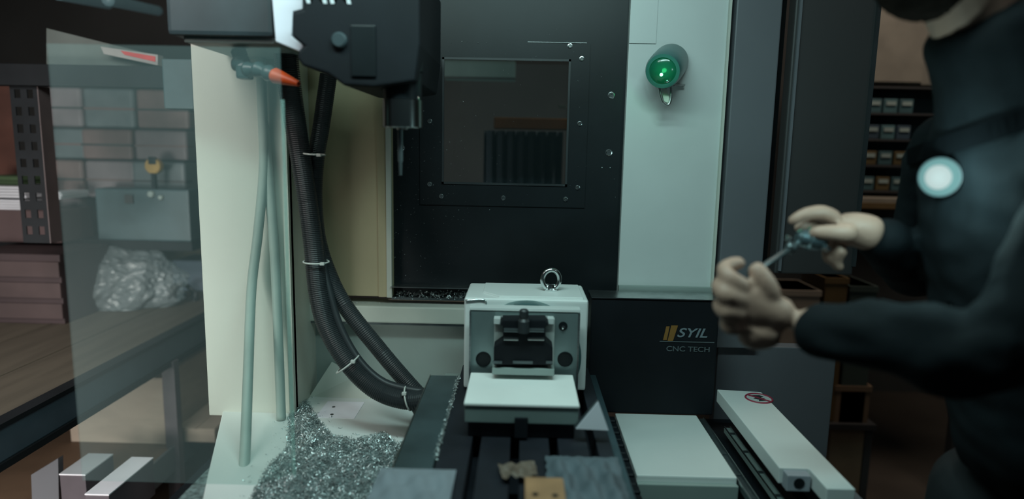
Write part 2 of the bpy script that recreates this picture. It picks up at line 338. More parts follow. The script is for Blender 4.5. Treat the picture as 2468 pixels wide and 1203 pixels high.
# ------------------------------------------------------------------ hoses
def path(l): return [P(*p) for p in l]
A_ = [(686, 95, 1.38), (697, 200, 1.38), (720, 350, 1.38), (742, 490, 1.38), (756, 600, 1.37), (766, 700, 1.36), (785, 780, 1.35), (823, 852, 1.34), (870, 910, 1.33), (922, 948, 1.32), (985, 965, 1.31), (1040, 958, 1.31)]
hA = thing('ribbed_conduit', P(1040, 958, 1.31), 'thick black ribbed conduit drooping from the spindle head beside the cream panel', 'hose')
tube('conduit_wall', path(A_), 0.0200, M_rubber, hA, step=0.0020, seg=20, amp=0.00055, smooth=False, taper=lambda t: 1.22-0.24*min(1, t*3))
B_ = [(792, 180, 1.42), (775, 300, 1.42), (762, 380, 1.42), (757, 470, 1.42), (765, 570, 1.415), (790, 655, 1.40), (832, 738, 1.385), (921, 851, 1.37), (980, 920, 1.36), (1030, 975, 1.35)]
hB = thing('smooth_conduit', P(1030, 975, 1.33), 'black conduit hanging from behind the spindle cover, rightmost of the bundle', 'hose')
tube('conduit_wall', path(B_), 0.0175, M_rubber, hB, step=0.0020, seg=18, amp=0.0005, smooth=False)
C_ = [(744, 400, 1.40), (756, 500, 1.40), (772, 600, 1.39), (792, 700, 1.37), (820, 790, 1.355), (866, 870, 1.34), (925, 922, 1.33), (1000, 942, 1.32), (1045, 946, 1.32)]
hC = thing('thin_cable', P(1045, 950, 1.31), 'thin black cable running between the two thick conduits', 'cable')
tube('cable_jacket', path(C_), 0.009, M_rubber, hC, step=0.01, seg=12)
hD = thing('cable_tail', P(1010, 1010, 1.32), 'short black hose tail bending down to the table edge', 'hose')
tube('hose_wall', path([(985, 955, 1.31), (1005, 975, 1.31), (1018, 1000, 1.31), (1030, 1040, 1.30)]), 0.016, M_rubber, hD, seg=14)
def tie(px, py, Y, ang, rx, label, tail):
    c = P(px, py, Y); q = Y/F_PX; t_ = thing('cable_tie', c, label, 'cable tie')
    n = 28; ca, sa = math.cos(ang), math.sin(ang); pts = []
    for i in range(n):
        th = 2*math.pi*i/n; u = math.cos(th)*rx*q; v = math.sin(th)*0.028
        pts.append(c+Vector((u*ca, v, -u*sa)))
    tube('strap', pts, 0.0017, M_tie, t_, seg=8, closed=True, raw=True)
    hd = c+Vector((rx*q*0.75*ca*tail, -0.021, -rx*q*0.75*sa*tail))
    box('tie_head', hd.x-0.0045, hd.x+0.0045, hd.y-0.004, hd.y+0.004, hd.z-0.003, hd.z+0.003, M_tie, t_, bevel=0.001)
tie(758, 372, 1.375, math.radians(4), 24, 'white cable tie around the upper conduit near the orange nozzle', 1)
tie(762, 631, 1.365, math.radians(1), 30, 'white cable tie around both conduits at mid height', 1)
tie(838, 878, 1.33, math.radians(-38), 34, 'slanted white cable tie on the lower left bend of the conduit', 1)
tie(984, 960, 1.315, math.radians(75), 30, 'upright white cable tie where the conduits meet the table', -1)
for k, (l, lab) in enumerate((([(627, 100, 1.43), (632, 250, 1.43), (636, 400, 1.43), (622, 560, 1.42), (606, 700, 1.41), (598, 900, 1.34), (592, 1060, 1.24), (586, 1170, 1.17)], 'grey green hose hanging straight down the cream wall, left one'),
                  ([(636, 300, 1.435), (652, 480, 1.435), (664, 650, 1.43), (672, 850, 1.42), (678, 1010, 1.41)], 'grey green hose hanging down the cream wall, right one'))):
    h_ = thing('hanging_hose', P(*l[-1]), lab, 'hose')
    tube('hose_wall', path(l), 0.0105, mat('grey_green_hose_%s' % 'ab'[k], (0.36, 0.44, 0.40), 0.5), h_, seg=12)

# ------------------------------------------------------------------ green lamp on the white panel
lc = P(1617, 148, 1.60); q = 1.6/F_PX; fc = P(1597, 172, 1.50)
gl = thing('indicator_lamp', lc, 'round dark indicator lamp glowing green on the white panel', 'lamp')
M_gl = mat('dark_green_lens_body', (0.04, 0.13, 0.125), 0.3, var=0.1)
d = fc-lc; L = d.length
lathe('lamp_body', [(0.040, 0), (0.041, 0.01), (0.041, L*0.6), (0.040, L*0.9), (0.037, L), (0.030, L+0.001), (0.028, L-0.004)], lc, d, M_gl, gl, 48)
dn = d.normalized()
lathe('lens', [(0.030, 0), (0.026, 0.004), (0.012, 0.007), (0.002, 0.008)], fc-dn*0.003, d, mat('green_lens', (0.01, 0.09, 0.06), 0.15, var=0.1, emit=(0.0, 0.35, 0.12), es=0.03), gl, 32)
e = P(1594, 180, 1.485); lathe('light_emitting_diode', [(0.0035, 0), (0.003, 0.003), (0.001, 0.004)], e, d, mat('green_led', (0.2, 1, 0.5), 0.3, emit=(0.12, 1.0, 0.38), es=9.0), gl, 14)
e2 = P(1609, 196, 1.487); lathe('screw', [(0.003, 0), (0.003, 0.003), (0.001, 0.004)], e2, d, M_chrome, gl, 12)
pl = bpy.data.lights.new('green_glow', 'POINT'); pl.color = (0.05, 1, 0.3); pl.energy = 0.045; pl.shadow_soft_size = 0.01
po = bpy.data.objects.new('green_glow', pl); C.objects.link(po); po.location = e+Vector((-0.005, -0.02, -0.004))
tube('hook', [P(1588, 200, 1.53), P(1592, 225, 1.53), P(1600, 248, 1.53), P(1611, 252, 1.53), P(1617, 236, 1.53), P(1617, 200, 1.53)], 0.0032, M_steel, gl, step=0.004, seg=10)
prism('hook_tongue', [(1592, 205), (1600, 244), (1611, 248), (1613, 236), (1604, 205)], 1.535, 1.538, M_creamw, gl)
box('latch_pin', P(1625, 206, 1.59).x, P(1650, 206, 1.59).x, 1.585, 1.60, P(1630, 208, 1.59).z, P(1630, 203, 1.59).z, M_steel, gl)

# ------------------------------------------------------------------ machine table
ZT = 0.964
tb = thing('machine_table', (0, 1.15, ZT-0.05), 'dark machine table under the white rotary unit, chips along its left edge', 'table')
bm = bmesh.new()                          # slotted table top
xs = [-0.126, -0.075, -0.06, -0.01, 0.005, 0.055, 0.07, 0.12, 0.135, 0.16]
for i in range(0, len(xs)-1, 2): add_box(bm, xs[i], xs[i+1], 0.62, 1.46, ZT-0.05, ZT-0.004)
add_box(bm, -0.126, 0.16, 0.62, 1.46, ZT-0.09, ZT-0.05)
finish(bm, 'slotted_top', mat('dark_table_iron', (0.016, 0.018, 0.024), 0.5, 0.0, var=0.2, scale=12, spec=0.3), tb, bevel=0.001, seg=1)
cov = box('cover_plate', -0.188, -0.128, 0.62, 1.375, ZT-0.012, ZT, mat('teal_grey_sheet_steel', (0.09, 0.13, 0.14), 0.33, 0.5, var=0.2, scale=9), tb, bevel=0.002)
box('plate_rim', -0.190, -0.188, 0.62, 1.375, ZT-0.02, ZT+0.001, M_steel, tb)
box('side_skirt', -0.186, -0.184, 0.62, 1.375, ZT-0.13, ZT-0.012, M_dsteel, tb)
box('right_skirt', 0.16, 0.178, 0.62, 1.46, ZT-0.10, ZT-0.02, mat('teal_blue_side_strip', (0.05, 0.085, 0.10), 0.35, 0.3), tb, bevel=0.002)
box('end_block', P(1066, 915, 1.40).x, P(1116, 915, 1.40).x, 1.385, 1.47, ZT-0.03, P(1090, 900, 1.47).z-0.0, M_low, tb, bevel=0.002)

# ------------------------------------------------------------------ rotary unit
ru = thing('rotary_unit', (0.005, 1.38, ZT), 'white rotary unit with an eye bolt on top, standing on the machine table', 'rotary table')
hx0 = P(1118, 800, 1.30).x; hx1 = P(1416, 800, 1.30).x; hz = P(1300, 722, 1.30).z
box('housing', hx0, hx1, 1.30, 1.452, ZT, hz, M_white2, ru, bevel=0.006, seg=3)
bm = bmesh.new(); pp = [(hx0+0.035, 1.44), (hx1-0.010, 1.44), (hx1-0.010, 1.31), (hx0+0.07, 1.31), (hx0+0.035, 1.35)]
A = [bm.verts.new((x, y, hz+0.0035)) for x, y in pp]; B = [bm.verts.new((x, y, hz-0.001)) for x, y in pp]
bm.faces.new(A); bm.faces.new(list(reversed(B)))
for i in range(5): bm.faces.new([A[i], B[i], B[(i+1) % 5], A[(i+1) % 5]])
finish(bm, 'top_pad', M_white2, ru, bevel=0.0008, seg=1)
q = 1.27/F_PX
dc = P(1268, 862, 1.27)
lathe('rotary_disc', [(150*q, 0), (152*q, 0.004), (152*q, 0.024), (148*q, 0.028), (60*q, 0.028), (58*q, 0.025)], (dc.x, 1.30, max(dc.z, ZT+0.0)), (0, -1, 0), mat('teal_machined_disc', (0.10, 0.20, 0.20), 0.35, 0.5, var=0.1), ru, 64) if dc.z-138*q > ZT else None
bm = bmesh.new(); rr = 138*q; seg = 40; th0 = -math.asin(min(1, (dc.z-ZT)/rr))   # disc cut off at the table
pr = [(dc.x+rr*math.cos(th0+(math.pi-2*th0)*i/seg), dc.z+rr*math.sin(th0+(math.pi-2*th0)*i/seg)) for i in range(seg+1)]
bm.free()
if dc.z-138*q <= ZT: prism('rotary_disc', pr, 1.272, 1.30, mat('teal_machined_disc', (0.10, 0.20, 0.20), 0.35, 0.5, var=0.1), ru, world=True)
M_fp = mat('satin_face_plate', (0.24, 0.31, 0.31), 0.3, 0.6, var=0.12, scale=6)
fx0, fx1, fz0, fz1 = pb(1131, 1396, 750, 900, 1.245)
box('face_plate', fx0, fx1, 1.245, 1.270, ZT+0.002, fz1, M_fp, ru, bevel=0.0025, seg=2)
box('plate_cap', fx0, fx1, 1.243, 1.268, fz1, fz1+0.006, mat('polished_edge_highlight', (0.8, 0.84, 0.82), 0.3, 0.2, var=0.03), ru, bevel=0.001)  # pale cap carries the highlight along the polished top edge
box('side_strip', fx0, fx0+0.003, 1.241, 1.245, ZT+0.004, fz1-0.002, M_steel, ru)
box('side_strip', fx1-0.004, fx1, 1.241, 1.245, ZT+0.004, fz1-0.002, M_steel, ru)
for (a, b, r) in ((1357, 786, 0.0075), (1165, 866, 0.013), (1362, 866, 0.013)):
    lathe('bore', [(r*1.15, 0), (r*1.15, 0.001), (r, 0.0012), (r*0.9, -0.004)] , P(a, b, 1.2445), (0, -1, 0), M_black, ru, 24)
lathe('screw', [(0.0035, 0), (0.0035, 0.002), (0.001, 0.003)], P(1357, 789, 1.241), (0, -1, 0), M_chrome, ru, 12)
tube('pad_trim', [P(1122, 725, 1.298), P(1160, 722, 1.298), P(1170, 726, 1.298), P(1172, 735, 1.298)], 0.0022, M_chrome, ru, step=0.004, seg=8)
# eye bolt
ec = P(1328, 674, 1.37); q = 1.37/F_PX
ring = []
for i in range(40):
    th = 2*math.pi*i/40; ring.append(ec+Vector((math.cos(th)*21*q, 0.003*math.cos(th), math.sin(th)*24*q)))
eb = tube('eye_bolt', ring, 0.0050, M_chrome, ru, seg=12, closed=True, raw=True); eb['label'] = 'bright steel eye bolt on top'
lathe('eye_bolt_collar', [(0.013, 0), (0.0135, 0.004), (0.009, 0.007), (0.008, 0.013)], (ec.x, 1.37, hz+0.003), (0, 0, 1), M_chrome, ru, 24)

# clamp with black jaws in front of the face plate
cl = thing('jaw_clamp', P(1263, 905, 1.20), 'black jaw clamp in a pale bracket in front of the face plate', 'clamp')
bxa = pb(1190, 1336, 768, 905, 1.225)
box('bracket_back', bxa[0], bxa[1], 1.225, 1.243, P(1263, 905, 1.225).z, bxa[3], mat('pale_bracket', (0.42, 0.46, 0.44), 0.4, 0.2), cl, bevel=0.002)
boxp('bracket_arm', 1190, 1212, 768, 782, 1.215, 1.235, M_white, cl, bevel=0.001)
boxp('bracket_arm', 1312, 1335, 768, 782, 1.215, 1.235, M_white, cl, bevel=0.001)
boxp('bracket_bar', 1206, 1320, 766, 771, 1.213, 1.23, M_steel, cl, bevel=0.001)
prism('jaw_body', [(1210, 772), (1316, 772), (1316, 776), (1322, 778), (1322, 784), (1315, 786), (1315, 822), (1332, 838), (1332, 880), (1190, 880), (1190, 838), (1212, 822), (1212, 786), (1205, 784), (1205, 778), (1210, 776)], 1.185, 1.225, M_blackm, cl, bevel=0.002)
for (a, b) in ((1214, 1249), (1272, 1312)):
    boxp('jaw_step', a, b, 793, 801, 1.179, 1.186, M_dsteel, cl, bevel=0.001)
    boxp('jaw_step', a, b, 816, 821, 1.179, 1.186, M_steel, cl, bevel=0.001)
st = P(1263, 738, 1.20); sb = P(1262, 800, 1.18)
lathe('clamp_screw', [(0.006, 0), (0.0085, 0.003), (0.0085, 0.014), (0.0065, 0.017), (0.0105, 0.022), (0.0105, (st.z-sb.z))], (st.x, 1.176, st.z), (0, 0, -1), M_rubber, cl, 20)
for (a, b) in ((1188, 1210), (1236, 1284), (1316, 1332)): boxp('foot_pad', a, b, 871, 877, 1.181, 1.186, M_dsteel, cl)
box('clamp_base', P(1186, 893, 1.19).x, P(1336, 893, 1.19).x, 1.185, 1.243, P(1260, 903, 1.19).z, P(1260, 886, 1.19).z, M_low, cl, bevel=0.002)

# white block in front
zb1 = P(1260, 975, 1.067).z; zb0 = P(1260, 1024, 1.067).z
fb = thing('fixture_block', (0, 1.14, zb0), 'bright white machined block in front of the black clamp', 'block')
bx0 = P(1118, 975, 1.067).x; bx1 = P(1397, 975, 1.067).x
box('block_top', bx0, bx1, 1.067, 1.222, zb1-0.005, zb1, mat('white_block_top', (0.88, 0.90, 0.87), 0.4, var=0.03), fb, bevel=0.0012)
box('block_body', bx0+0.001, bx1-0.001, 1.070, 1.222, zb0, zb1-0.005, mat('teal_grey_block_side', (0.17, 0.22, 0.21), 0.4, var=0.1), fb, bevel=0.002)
rb = thing('riser_block', (0, 1.14, ZT), 'dark riser under the white machined block', 'block')
box('riser_body', bx0+0.006, bx1-0.006, 1.08, 1.222, ZT-0.004, zb0, mat('dark_riser_iron', (0.018, 0.020, 0.027), 0.5, spec=0.3), rb, bevel=0.003)
box('riser_key', P(1240, 1030, 1.07).x, P(1272, 1030, 1.07).x, 1.066, 1.08, ZT, zb0+0.012, M_blackm, rb, bevel=0.002)

# bright triangular glass reflection right of the block, built as a thin plate
tr = thing('triangular_reflection', P(1430, 1036, 1.05), 'small bright lavender white triangular reflection built as a plate right of the white block', 'plate')
prism('reflection_face', [(1442, 968), (1467, 1038), (1388, 1034)], 1.06, 1.064, mat('lavender_white_reflection', (0.95, 0.93, 1.0), 0.5, var=0.02), tr)
prism('reflection_edge', [(1441, 965), (1443, 970), (1389, 1035), (1384, 1030)], 1.062, 1.068, M_dsteel, tr)

# things and two solid-built reflections on the near end of the table
wb = thing('drilled_block', P(1315, 1203, 0.93), 'small orange tan drilled block at the bottom edge of the picture', 'block')
u = PZ(1265, 1185, ZT+0.02); v = PZ(1362, 1185, ZT+0.02)
box('block_body', u.x, v.x, 0.80, 0.897, ZT, ZT+0.02, mat('orange_tan_wood', (0.36, 0.20, 0.10), 0.6, var=0.15, scale=20), wb, bevel=0.002)
for (a, b) in ((1290, 1192), (1338, 1195)):
    p = PZ(a, b, ZT+0.02); lathe('drilled_hole', [(0.0045, 0), (0.0045, 0.0006)], (p.x, p.y, ZT+0.02), (0, 0, 1), M_black, wb, 14)
rg = thing('scrap_sheet', PZ(1250, 1145, ZT), 'crumpled dull brown scrap lying on the dark table behind the tan block', 'scrap')
bm = bmesh.new(); g_ = {}
for i in range(9):
    for j in range(6):
        p = PZ(1200+i*11+j*2, 1128+j*7, ZT); g_[i, j] = bm.verts.new((p.x, p.y, ZT+0.004+0.010*rnd()))
for i in range(8):
    for j in range(5): bm.faces.new([g_[i, j], g_[i+1, j], g_[i+1, j+1], g_[i, j+1]])
finish(bm, 'sheet', mat('brown_scrap', (0.16, 0.12, 0.09), 0.6), rg)
cb = thing('grey_reflection', PZ(1440, 1160, ZT), 'blurred blue grey reflection built as a crumpled sheet on the near right of the table', 'cloth')  # blurred glass reflection modelled as a crumpled sheet
bm = bmesh.new(); g_ = {}
for i in range(25):
    for j in range(17):
        x = 0.045+0.115*i/24; y = 0.80+0.20*j/16
        e_ = min(i, 24-i, j, 16-j)/4
        z = ZT+0.002+min(1, e_)*(0.010+0.006*math.sin(i*0.9+j*0.4)+0.004*math.sin(j*1.3-i*0.5)+0.003*rnd())
        g_[i, j] = bm.verts.new((x+0.004*rnd(), y+0.004*rnd(), z))
for i in range(24):
    for j in range(16): bm.faces.new([g_[i, j], g_[i+1, j], g_[i+1, j+1], g_[i, j+1]])
finish(bm, 'folded_sheet', mat('blue_grey_reflection', (0.10, 0.13, 0.15), 0.7, var=0.2), cb, smooth=True)
cw = thing('pale_reflection', PZ(1000, 1190, ZT), 'pale lavender grey reflection built as a sheet over the near left corner of the table', 'cloth')  # cloudy glass reflection modelled as a pale sheet
bm = bmesh.new(); g_ = {}
for i in range(25):
    for j in range(13):
        x = -0.205+0.115*i/24; y = 0.80+0.145*j/12; e_ = min(i, 24-i, j, 12-j)/3
        z = ZT+0.003+min(1, e_)*(0.007+0.004*math.sin(i*0.7+j*0.6)+0.003*math.sin(j*1.1-i*0.5))
        g_[i, j] = bm.verts.new((x, y, z))
for i in range(24):
    for j in range(12): bm.faces.new([g_[i, j], g_[i+1, j], g_[i+1, j+1], g_[i, j+1]])
finish(bm, 'folded_sheet', mat('lavender_grey_reflection', (0.22, 0.25, 0.28), 0.8, var=0.1), cw, smooth=True)

# ------------------------------------------------------------------ black lettered cover
cx0, cx1, cz0, cz1 = pb(1420, 1727, 721, 1010, 1.50)
bc = thing('lettered_cover', ((cx0+cx1)/2, 1.5, ZF), 'black way cover with orange and white lettering right of the rotary unit', 'cover')
box('cover_body', cx0, cx1, 1.50, 1.57, ZF, cz1, M_blackm, bc, bevel=0.004)
box('top_lip', cx0, cx1, 1.496, 1.575, cz1, cz1+0.0022, M_steel, bc)
M_letw = mat('pale_lettering', (0.20, 0.25, 0.28), 0.6); M_leto = mat('orange_lettering', (0.24, 0.12, 0.025), 0.6); M_letd = mat('dim_lettering', (0.10, 0.125, 0.135), 0.6)
text('lettering', 'SYIL', P(1630, 812, 1.4985), 0.0305, M_letw, bc, shear=0.3, sx=1.28)
prism('emblem_bar', [(1606, 787), (1614, 787), (1607, 820), (1598, 820)], 1.4985, 1.4995, M_leto, bc)
prism('emblem_bar', [(1618, 785), (1634, 785), (1622, 822), (1609, 822)], 1.4985, 1.4995, M_leto, bc)
boxp('underline', 1590, 1722, 823.5, 825.5, 1.4985, 1.4995, M_letd, bc)
text('lettering', 'CNC TECH', P(1605, 846, 1.4985), 0.0170, M_letd, bc, sx=1.2)
bw = thing('bellows', (0.2, 1.3, ZF), 'black ribbed bellows between the table and the white tray plate', 'bellows')
for i in range(14):
    y = 1.04+i*0.032
    bm = bmesh.new(); add_box(bm, 0.180, 0.229, y, y+0.026, ZF-0.09, ZF-0.002+0.002*(i % 2))
    finish(bm, 'bellows_fold', M_blackm, bw, bevel=0.003, seg=1)
box('bellows_core', 0.182, 0.227, 1.04, 1.49, ZF-0.095, ZF-0.015, M_rubber, bw)

# ------------------------------------------------------------------ right cover with prohibition sign, tracks
zc = 1.45-0.55
rc = thing('rail_cover', (0.52, 1.3, zc-0.03), 'white box shaped rail cover with a round red prohibition sign', 'cover')
bm = bmesh.new(); pp = [(0.470, 1.505), (0.570, 1.495), (0.568, 1.045), (0.520, 1.045), (0.520, 1.115), (0.468, 1.115)]
A = [bm.verts.new((x, y, zc)) for x, y in pp]; B = [bm.verts.new((x, y, zc-0.030)) for x, y in pp]
bm.faces.new(A); bm.faces.new(list(reversed(B)))
for i in range(6): bm.faces.new([A[i], B[i], B[(i+1) % 6], A[(i+1) % 6]])
finish(bm, 'cover_shell', M_white2, rc, bevel=0.002)
box('end_block', 0.475, 0.516, 1.095, 1.13, zc-0.034, zc-0.004, mat('grey_end_block', (0.36, 0.38, 0.42), 0.5), rc, bevel=0.002)
lathe('end_hole', [(0.0095, 0), (0.0095, 0.001), (0.007, 0.001)], (0.496, 1.095, zc-0.018), (0, -1, 0), M_black, rc, 20)
sc_ = PZ(1829, 961, zc); 
ring = [Vector((sc_.x+0.029*math.cos(2*math.pi*i/48), sc_.y+0.029*math.sin(2*math.pi*i/48), zc+0.0006)) for i in range(48)]
M_sred = mat('sign_red', (0.30, 0.03, 0.06), 0.5); M_sblk = mat('sign_black', (0.02, 0.03, 0.03), 0.5)
lathe('sign_disc', [(0.030, 0), (0.030, 0.0005)], (sc_.x, sc_.y, zc), (0, 0, 1), M_white, rc, 40)
tube('sign_ring', ring, 0.0021, M_sred, rc, seg=6, closed=True, raw=True)
def flat(name, pts, z, m, parent, hgt=0.0008):
    bm = bmesh.new(); A = [bm.verts.new((sc_.x+x, sc_.y+y, z+hgt)) for x, y in pts]; B = [bm.verts.new((sc_.x+x, sc_.y+y, z)) for x, y in pts]
    bm.faces.new(A); bm.faces.new(list(reversed(B))); n = len(pts)
    for i in range(n): bm.faces.new([A[i], B[i], B[(i+1) % n], A[(i+1) % n]])
    return finish(bm, name, m, parent)
flat('sign_slash', [(-0.022, 0.019), (-0.018, 0.022), (0.022, -0.019), (0.018, -0.022)], zc+0.0012, M_sred, rc)
flat('sign_figure', [(-0.012, 0.018), (0.008, 0.019), (0.014, 0.010), (0.004, 0.004), (0.014, 0.000), (0.004, -0.006), (0.012, -0.014), (-0.006, -0.017), (-0.002, -0.008), (-0.013, -0.002), (-0.004, 0.006)], zc+0.0004, M_sblk, rc)
for k, (x_, w_, z_, ya, yb, lb, m_) in enumerate(((0.426, 0.016, ZF-0.008, 0.98, 1.50, 'slim steel track beside the white tray plate', M_dsteel), (0.478, 0.014, ZF-0.012, 1.0, 1.46, 'dull steel track nearest the white rail cover', M_low))):
    t_ = thing('slide_track', (x_, 1.2, z_-0.03), lb, 'rail')
    box('track_body', x_, x_+w_, ya, yb, z_-0.012, z_, m_, t_, bevel=0.001)
    box('track_edge', x_, x_+0.002, ya, yb, z_, z_+0.003, M_steel, t_)
    box('track_edge', x_+w_-0.002, x_+w_, ya, yb, z_, z_+0.004, M_steel, t_)
    for i in range(5): box('track_clip', x_+0.002, x_+w_-0.002, ya+0.06+i*0.09, ya+0.068+i*0.09, z_, z_+0.002, M_dsteel, t_)
struct(box('floor_gap', 0.424, 0.66, 0.95, 1.60, ZF-0.14, ZF-0.05, M_blackm))
struct(box('wall_front_sill', 0.572, 0.60, 1.02, 1.60, 0.2, zc-0.035, M_grey, bevel=0.002))

# paper and deflector in the tray
pa = thing('paper_label', PZ(830, 990, ZF), 'small white paper label lying on the tray beside the shavings', 'paper')
a = PZ(790, 968, ZF); b = PZ(880, 968, ZF); c = PZ(880, 1010, ZF)
box('sheet', a.x, b.x, c.y, a.y, ZF, ZF+0.001, mat('label_white', (0.85, 0.84, 0.92), 0.6), pa)
for (u, v) in ((804, 982), (800, 1000)): p = PZ(u, v, ZF); lathe('ink_mark', [(0.004, 0), (0.004, 0.0003)], (p.x, p.y, ZF+0.001), (0, 0, 1), M_dgrey, pa, 12)
df = thing('deflector_plate', P(850, 960, 1.58), 'sloping cream deflector plate at the back of the tray', 'plate')
bm = bmesh.new(); q_ = [P(742, 962, 1.55), P(1010, 962, 1.55), P(860, 905, 1.60), P(800, 872, 1.605)]
A = [bm.verts.new(v) for v in q_]; B = [bm.verts.new(v+Vector((0, 0.004, -0.003))) for v in q_]
bm.faces.new(A); bm.faces.new(list(reversed(B)))
for i in range(4): bm.faces.new([A[i], B[i], B[(i+1) % 4], A[(i+1) % 4]])
finish(bm, 'plate_sheet', M_ledge, df)

# ------------------------------------------------------------------ metal shavings
def inpoly(x, y, poly):
    c = False; j = len(poly)-1
    for i in range(len(poly)):
        xi, yi = poly[i]; xj, yj = poly[j]
        if (yi > y) != (yj > y) and x < (xj-xi)*(y-yi)/(yj-yi)+xi: c = not c
        j = i
    return c
poly = [(700, 925), (735, 955), (768, 1010), (800, 1048), (850, 1062), (930, 1044), (958, 1072), (1000, 1052), (985, 1110), (962, 1160), (950, 1215), (595, 1215), (640, 1130), (690, 1080), (694, 1010)]
wpoly = [(PZ(a, b, ZF).x, PZ(a, b, ZF).y) for a, b in poly]
def edist(x, y):
    m = 9
    for i in range(len(wpoly)):
        a = Vector(wpoly[i]); b = Vector(wpoly[i-1]); p = Vector((x, y)); ab = b-a; t_ = max(0, min(1, (p-a).dot(ab)/ab.length_squared)); m = min(m, (p-a-ab*t_).length)
    return m
def mh(x, y):
    if not inpoly(x, y, wpoly): return -0.004
    d_ = edist(x, y); return min(0.020, d_*0.35)*(0.75+0.35*math.sin(x*60+y*23)*math.sin(y*47-x*31))
bm = bmesh.new(); grid = {}; nx, ny = 70, 90
mx0, mx1 = min(p[0] for p in wpoly), max(p[0] for p in wpoly); my0, my1 = min(p[1] for p in wpoly), max(p[1] for p in wpoly)
hcache = {}
for i in range(nx+1):
    for j in range(ny+1):
        x = mx0+(mx1-mx0)*i/nx; y = my0+(my1-my0)*j/ny; grid[i, j] = bm.verts.new((x, y, ZF+mh(x, y)+0.002*rnd()-0.001))
for i in range(nx):
    for j in range(ny): bm.faces.new([grid[i, j], grid[i+1, j], grid[i+1, j+1], grid[i, j+1]])
mound = finish(bm, 'shavings_bed', M_mound, None)
def chips(name, spots, smin, smax):
    vs, fs = [], []
    for (p, nrm) in spots:
        s = smin+(smax-smin)*rnd()**2; w_ = s*0.22; ax = Vector((rnd()-.5, rnd()-.5, (rnd()-.5)*0.8)).normalized(); sd = ax.cross(Vector((rnd()-.5, rnd()-.5, rnd()))).normalized(); up = sd.cross(ax)
        cur = (rnd()-.5)*2.4; b0 = len(vs)
        for k in range(4):
            t_ = (k/3-.5); o_ = p+ax*(t_*s)+up*(cur*s*(0.25-t_*t_)); vs.append(o_+sd*w_/2); vs.append(o_-sd*w_/2)
        for k in range(3): fs.append((b0+2*k, b0+2*k+1, b0+2*k+3, b0+2*k+2))
    me = bpy.data.meshes.new(name); me.from_pydata(vs, [], fs); me.materials.append(M_chip)
    o = bpy.data.objects.new(name, me); C.objects.link(o); return o
spots = []
while len(spots) < 13000:
    x = mx0+(mx1-mx0)*rnd(); y = my0+(my1-my0)*rnd(); 
    if not inpoly(x, y, wpoly):
        if rnd() > 0.02 or edist(x, y) > 0.03 or x > -0.2: continue
        spots.append((Vector((x, y, ZF+0.002)), 0)); continue
    spots.append((Vector((x, y, ZF+mh(x, y)+0.001+0.004*rnd())), 0))
ch = chips('metal_shavings', spots, 0.0025, 0.009)
tag(ch, 'heap of curly bright metal shavings on the tray below the hoses', 'shavings', kind='stuff')
mound.name = 'shavings_bed'; mound.parent = ch; mound['kind'] = 'stuff'
spots = [(Vector((-0.127+0.004*(rnd()-.5)+0.002*math.sin(i), 0.98+0.39*rnd(), ZT-0.001+0.006*rnd())), 0) for i in range(700)]
tag(chips('edge_shavings', spots, 0.002, 0.006), 'line of metal shavings along the gap in the table edge', 'shavings', kind='stuff')
spots = []
for i in range(700):
    p = P(950+180*rnd(), 703+19*rnd()**0.7, 1.60); spots.append((Vector((p.x, 1.598+0.02*rnd(), p.z)), 0))
for i in range(70):
    p = P(700+230*rnd(), 715+12*rnd(), 1.6); spots.append((Vector((p.x, 1.585+0.01*rnd(), lz1+0.003)), 0))
tag(chips('sill_shavings', spots, 0.002, 0.008), 'metal shavings lying in the sill channel below the black wall', 'shavings', kind='stuff')
spots = []
for i in range(420):
    px_ = 950+ (rnd()**1.6)*180 if i < 240 else 950+540*rnd(); py_ = (330+ 350*rnd()) if i < 240 else (60+ 450*rnd())
    if 1507 < px_ or px_ < 948: continue
    if i > 360: px_ = 1010+400*rnd(); py_ = random.choice((102, 446))+4*(rnd()-.5)
    spots.append((P(px_, py_, YB-0.006), 0))
tag(chips('wall_specks', spots, 0.0008, 0.0034), 'tiny bright metal specks stuck to the black wall and window', 'shavings', kind='stuff')

# ------------------------------------------------------------------ seen through the little window
ob = thing('orange_beam', P(1280, 298, 2.3), 'orange painted beam seen through the small window', 'beam')
x_ = pb(1190, 1366, 284, 312, 2.3); box('beam_body', x_[0], x_[1]+0.1, 2.3, 2.36, x_[2], x_[3], mat('orange_beam_paint', (0.30, 0.13, 0.04), 0.6), ob, bevel=0.004)
cu = thing('blue_grey_curtain', P(1280, 440, 2.35), 'blue grey strip curtain below the orange beam behind the window', 'curtain')
bm = bmesh.new(); n = 60; z0_ = P(1270, 470, 2.35).z; z1_ = P(1270, 316, 2.35).z; xa = P(1165, 380, 2.35).x; xb = P(1356, 380, 2.35).x
pr = [(xa+(xb-xa)*i/n, 2.37+0.012*math.sin(i*0.8)) for i in range(n+1)]
A = [bm.verts.new((x, y, z0_)) for x, y in pr]; B = [bm.verts.new((x, y, z1_)) for x, y in pr]
for i in range(n): bm.faces.new([A[i], A[i+1], B[i+1], B[i]])
finish(bm, 'curtain_sheet', mat('blue_grey_curtain_cloth', (0.09, 0.12, 0.15), 0.6), cu, smooth=True)
lf = thing('tube_light_fixture', P(1155, 168, 2.6), 'dim green grey light fixture seen at the top of the small window', 'lamp')
boxp('fixture_housing', 1070, 1242, 146, 192, 2.6, 2.66, mat('fixture_grey', (0.12, 0.17, 0.16), 0.5, emit=(0.3, 0.5, 0.45), es=0.05), lf, bevel=0.004)
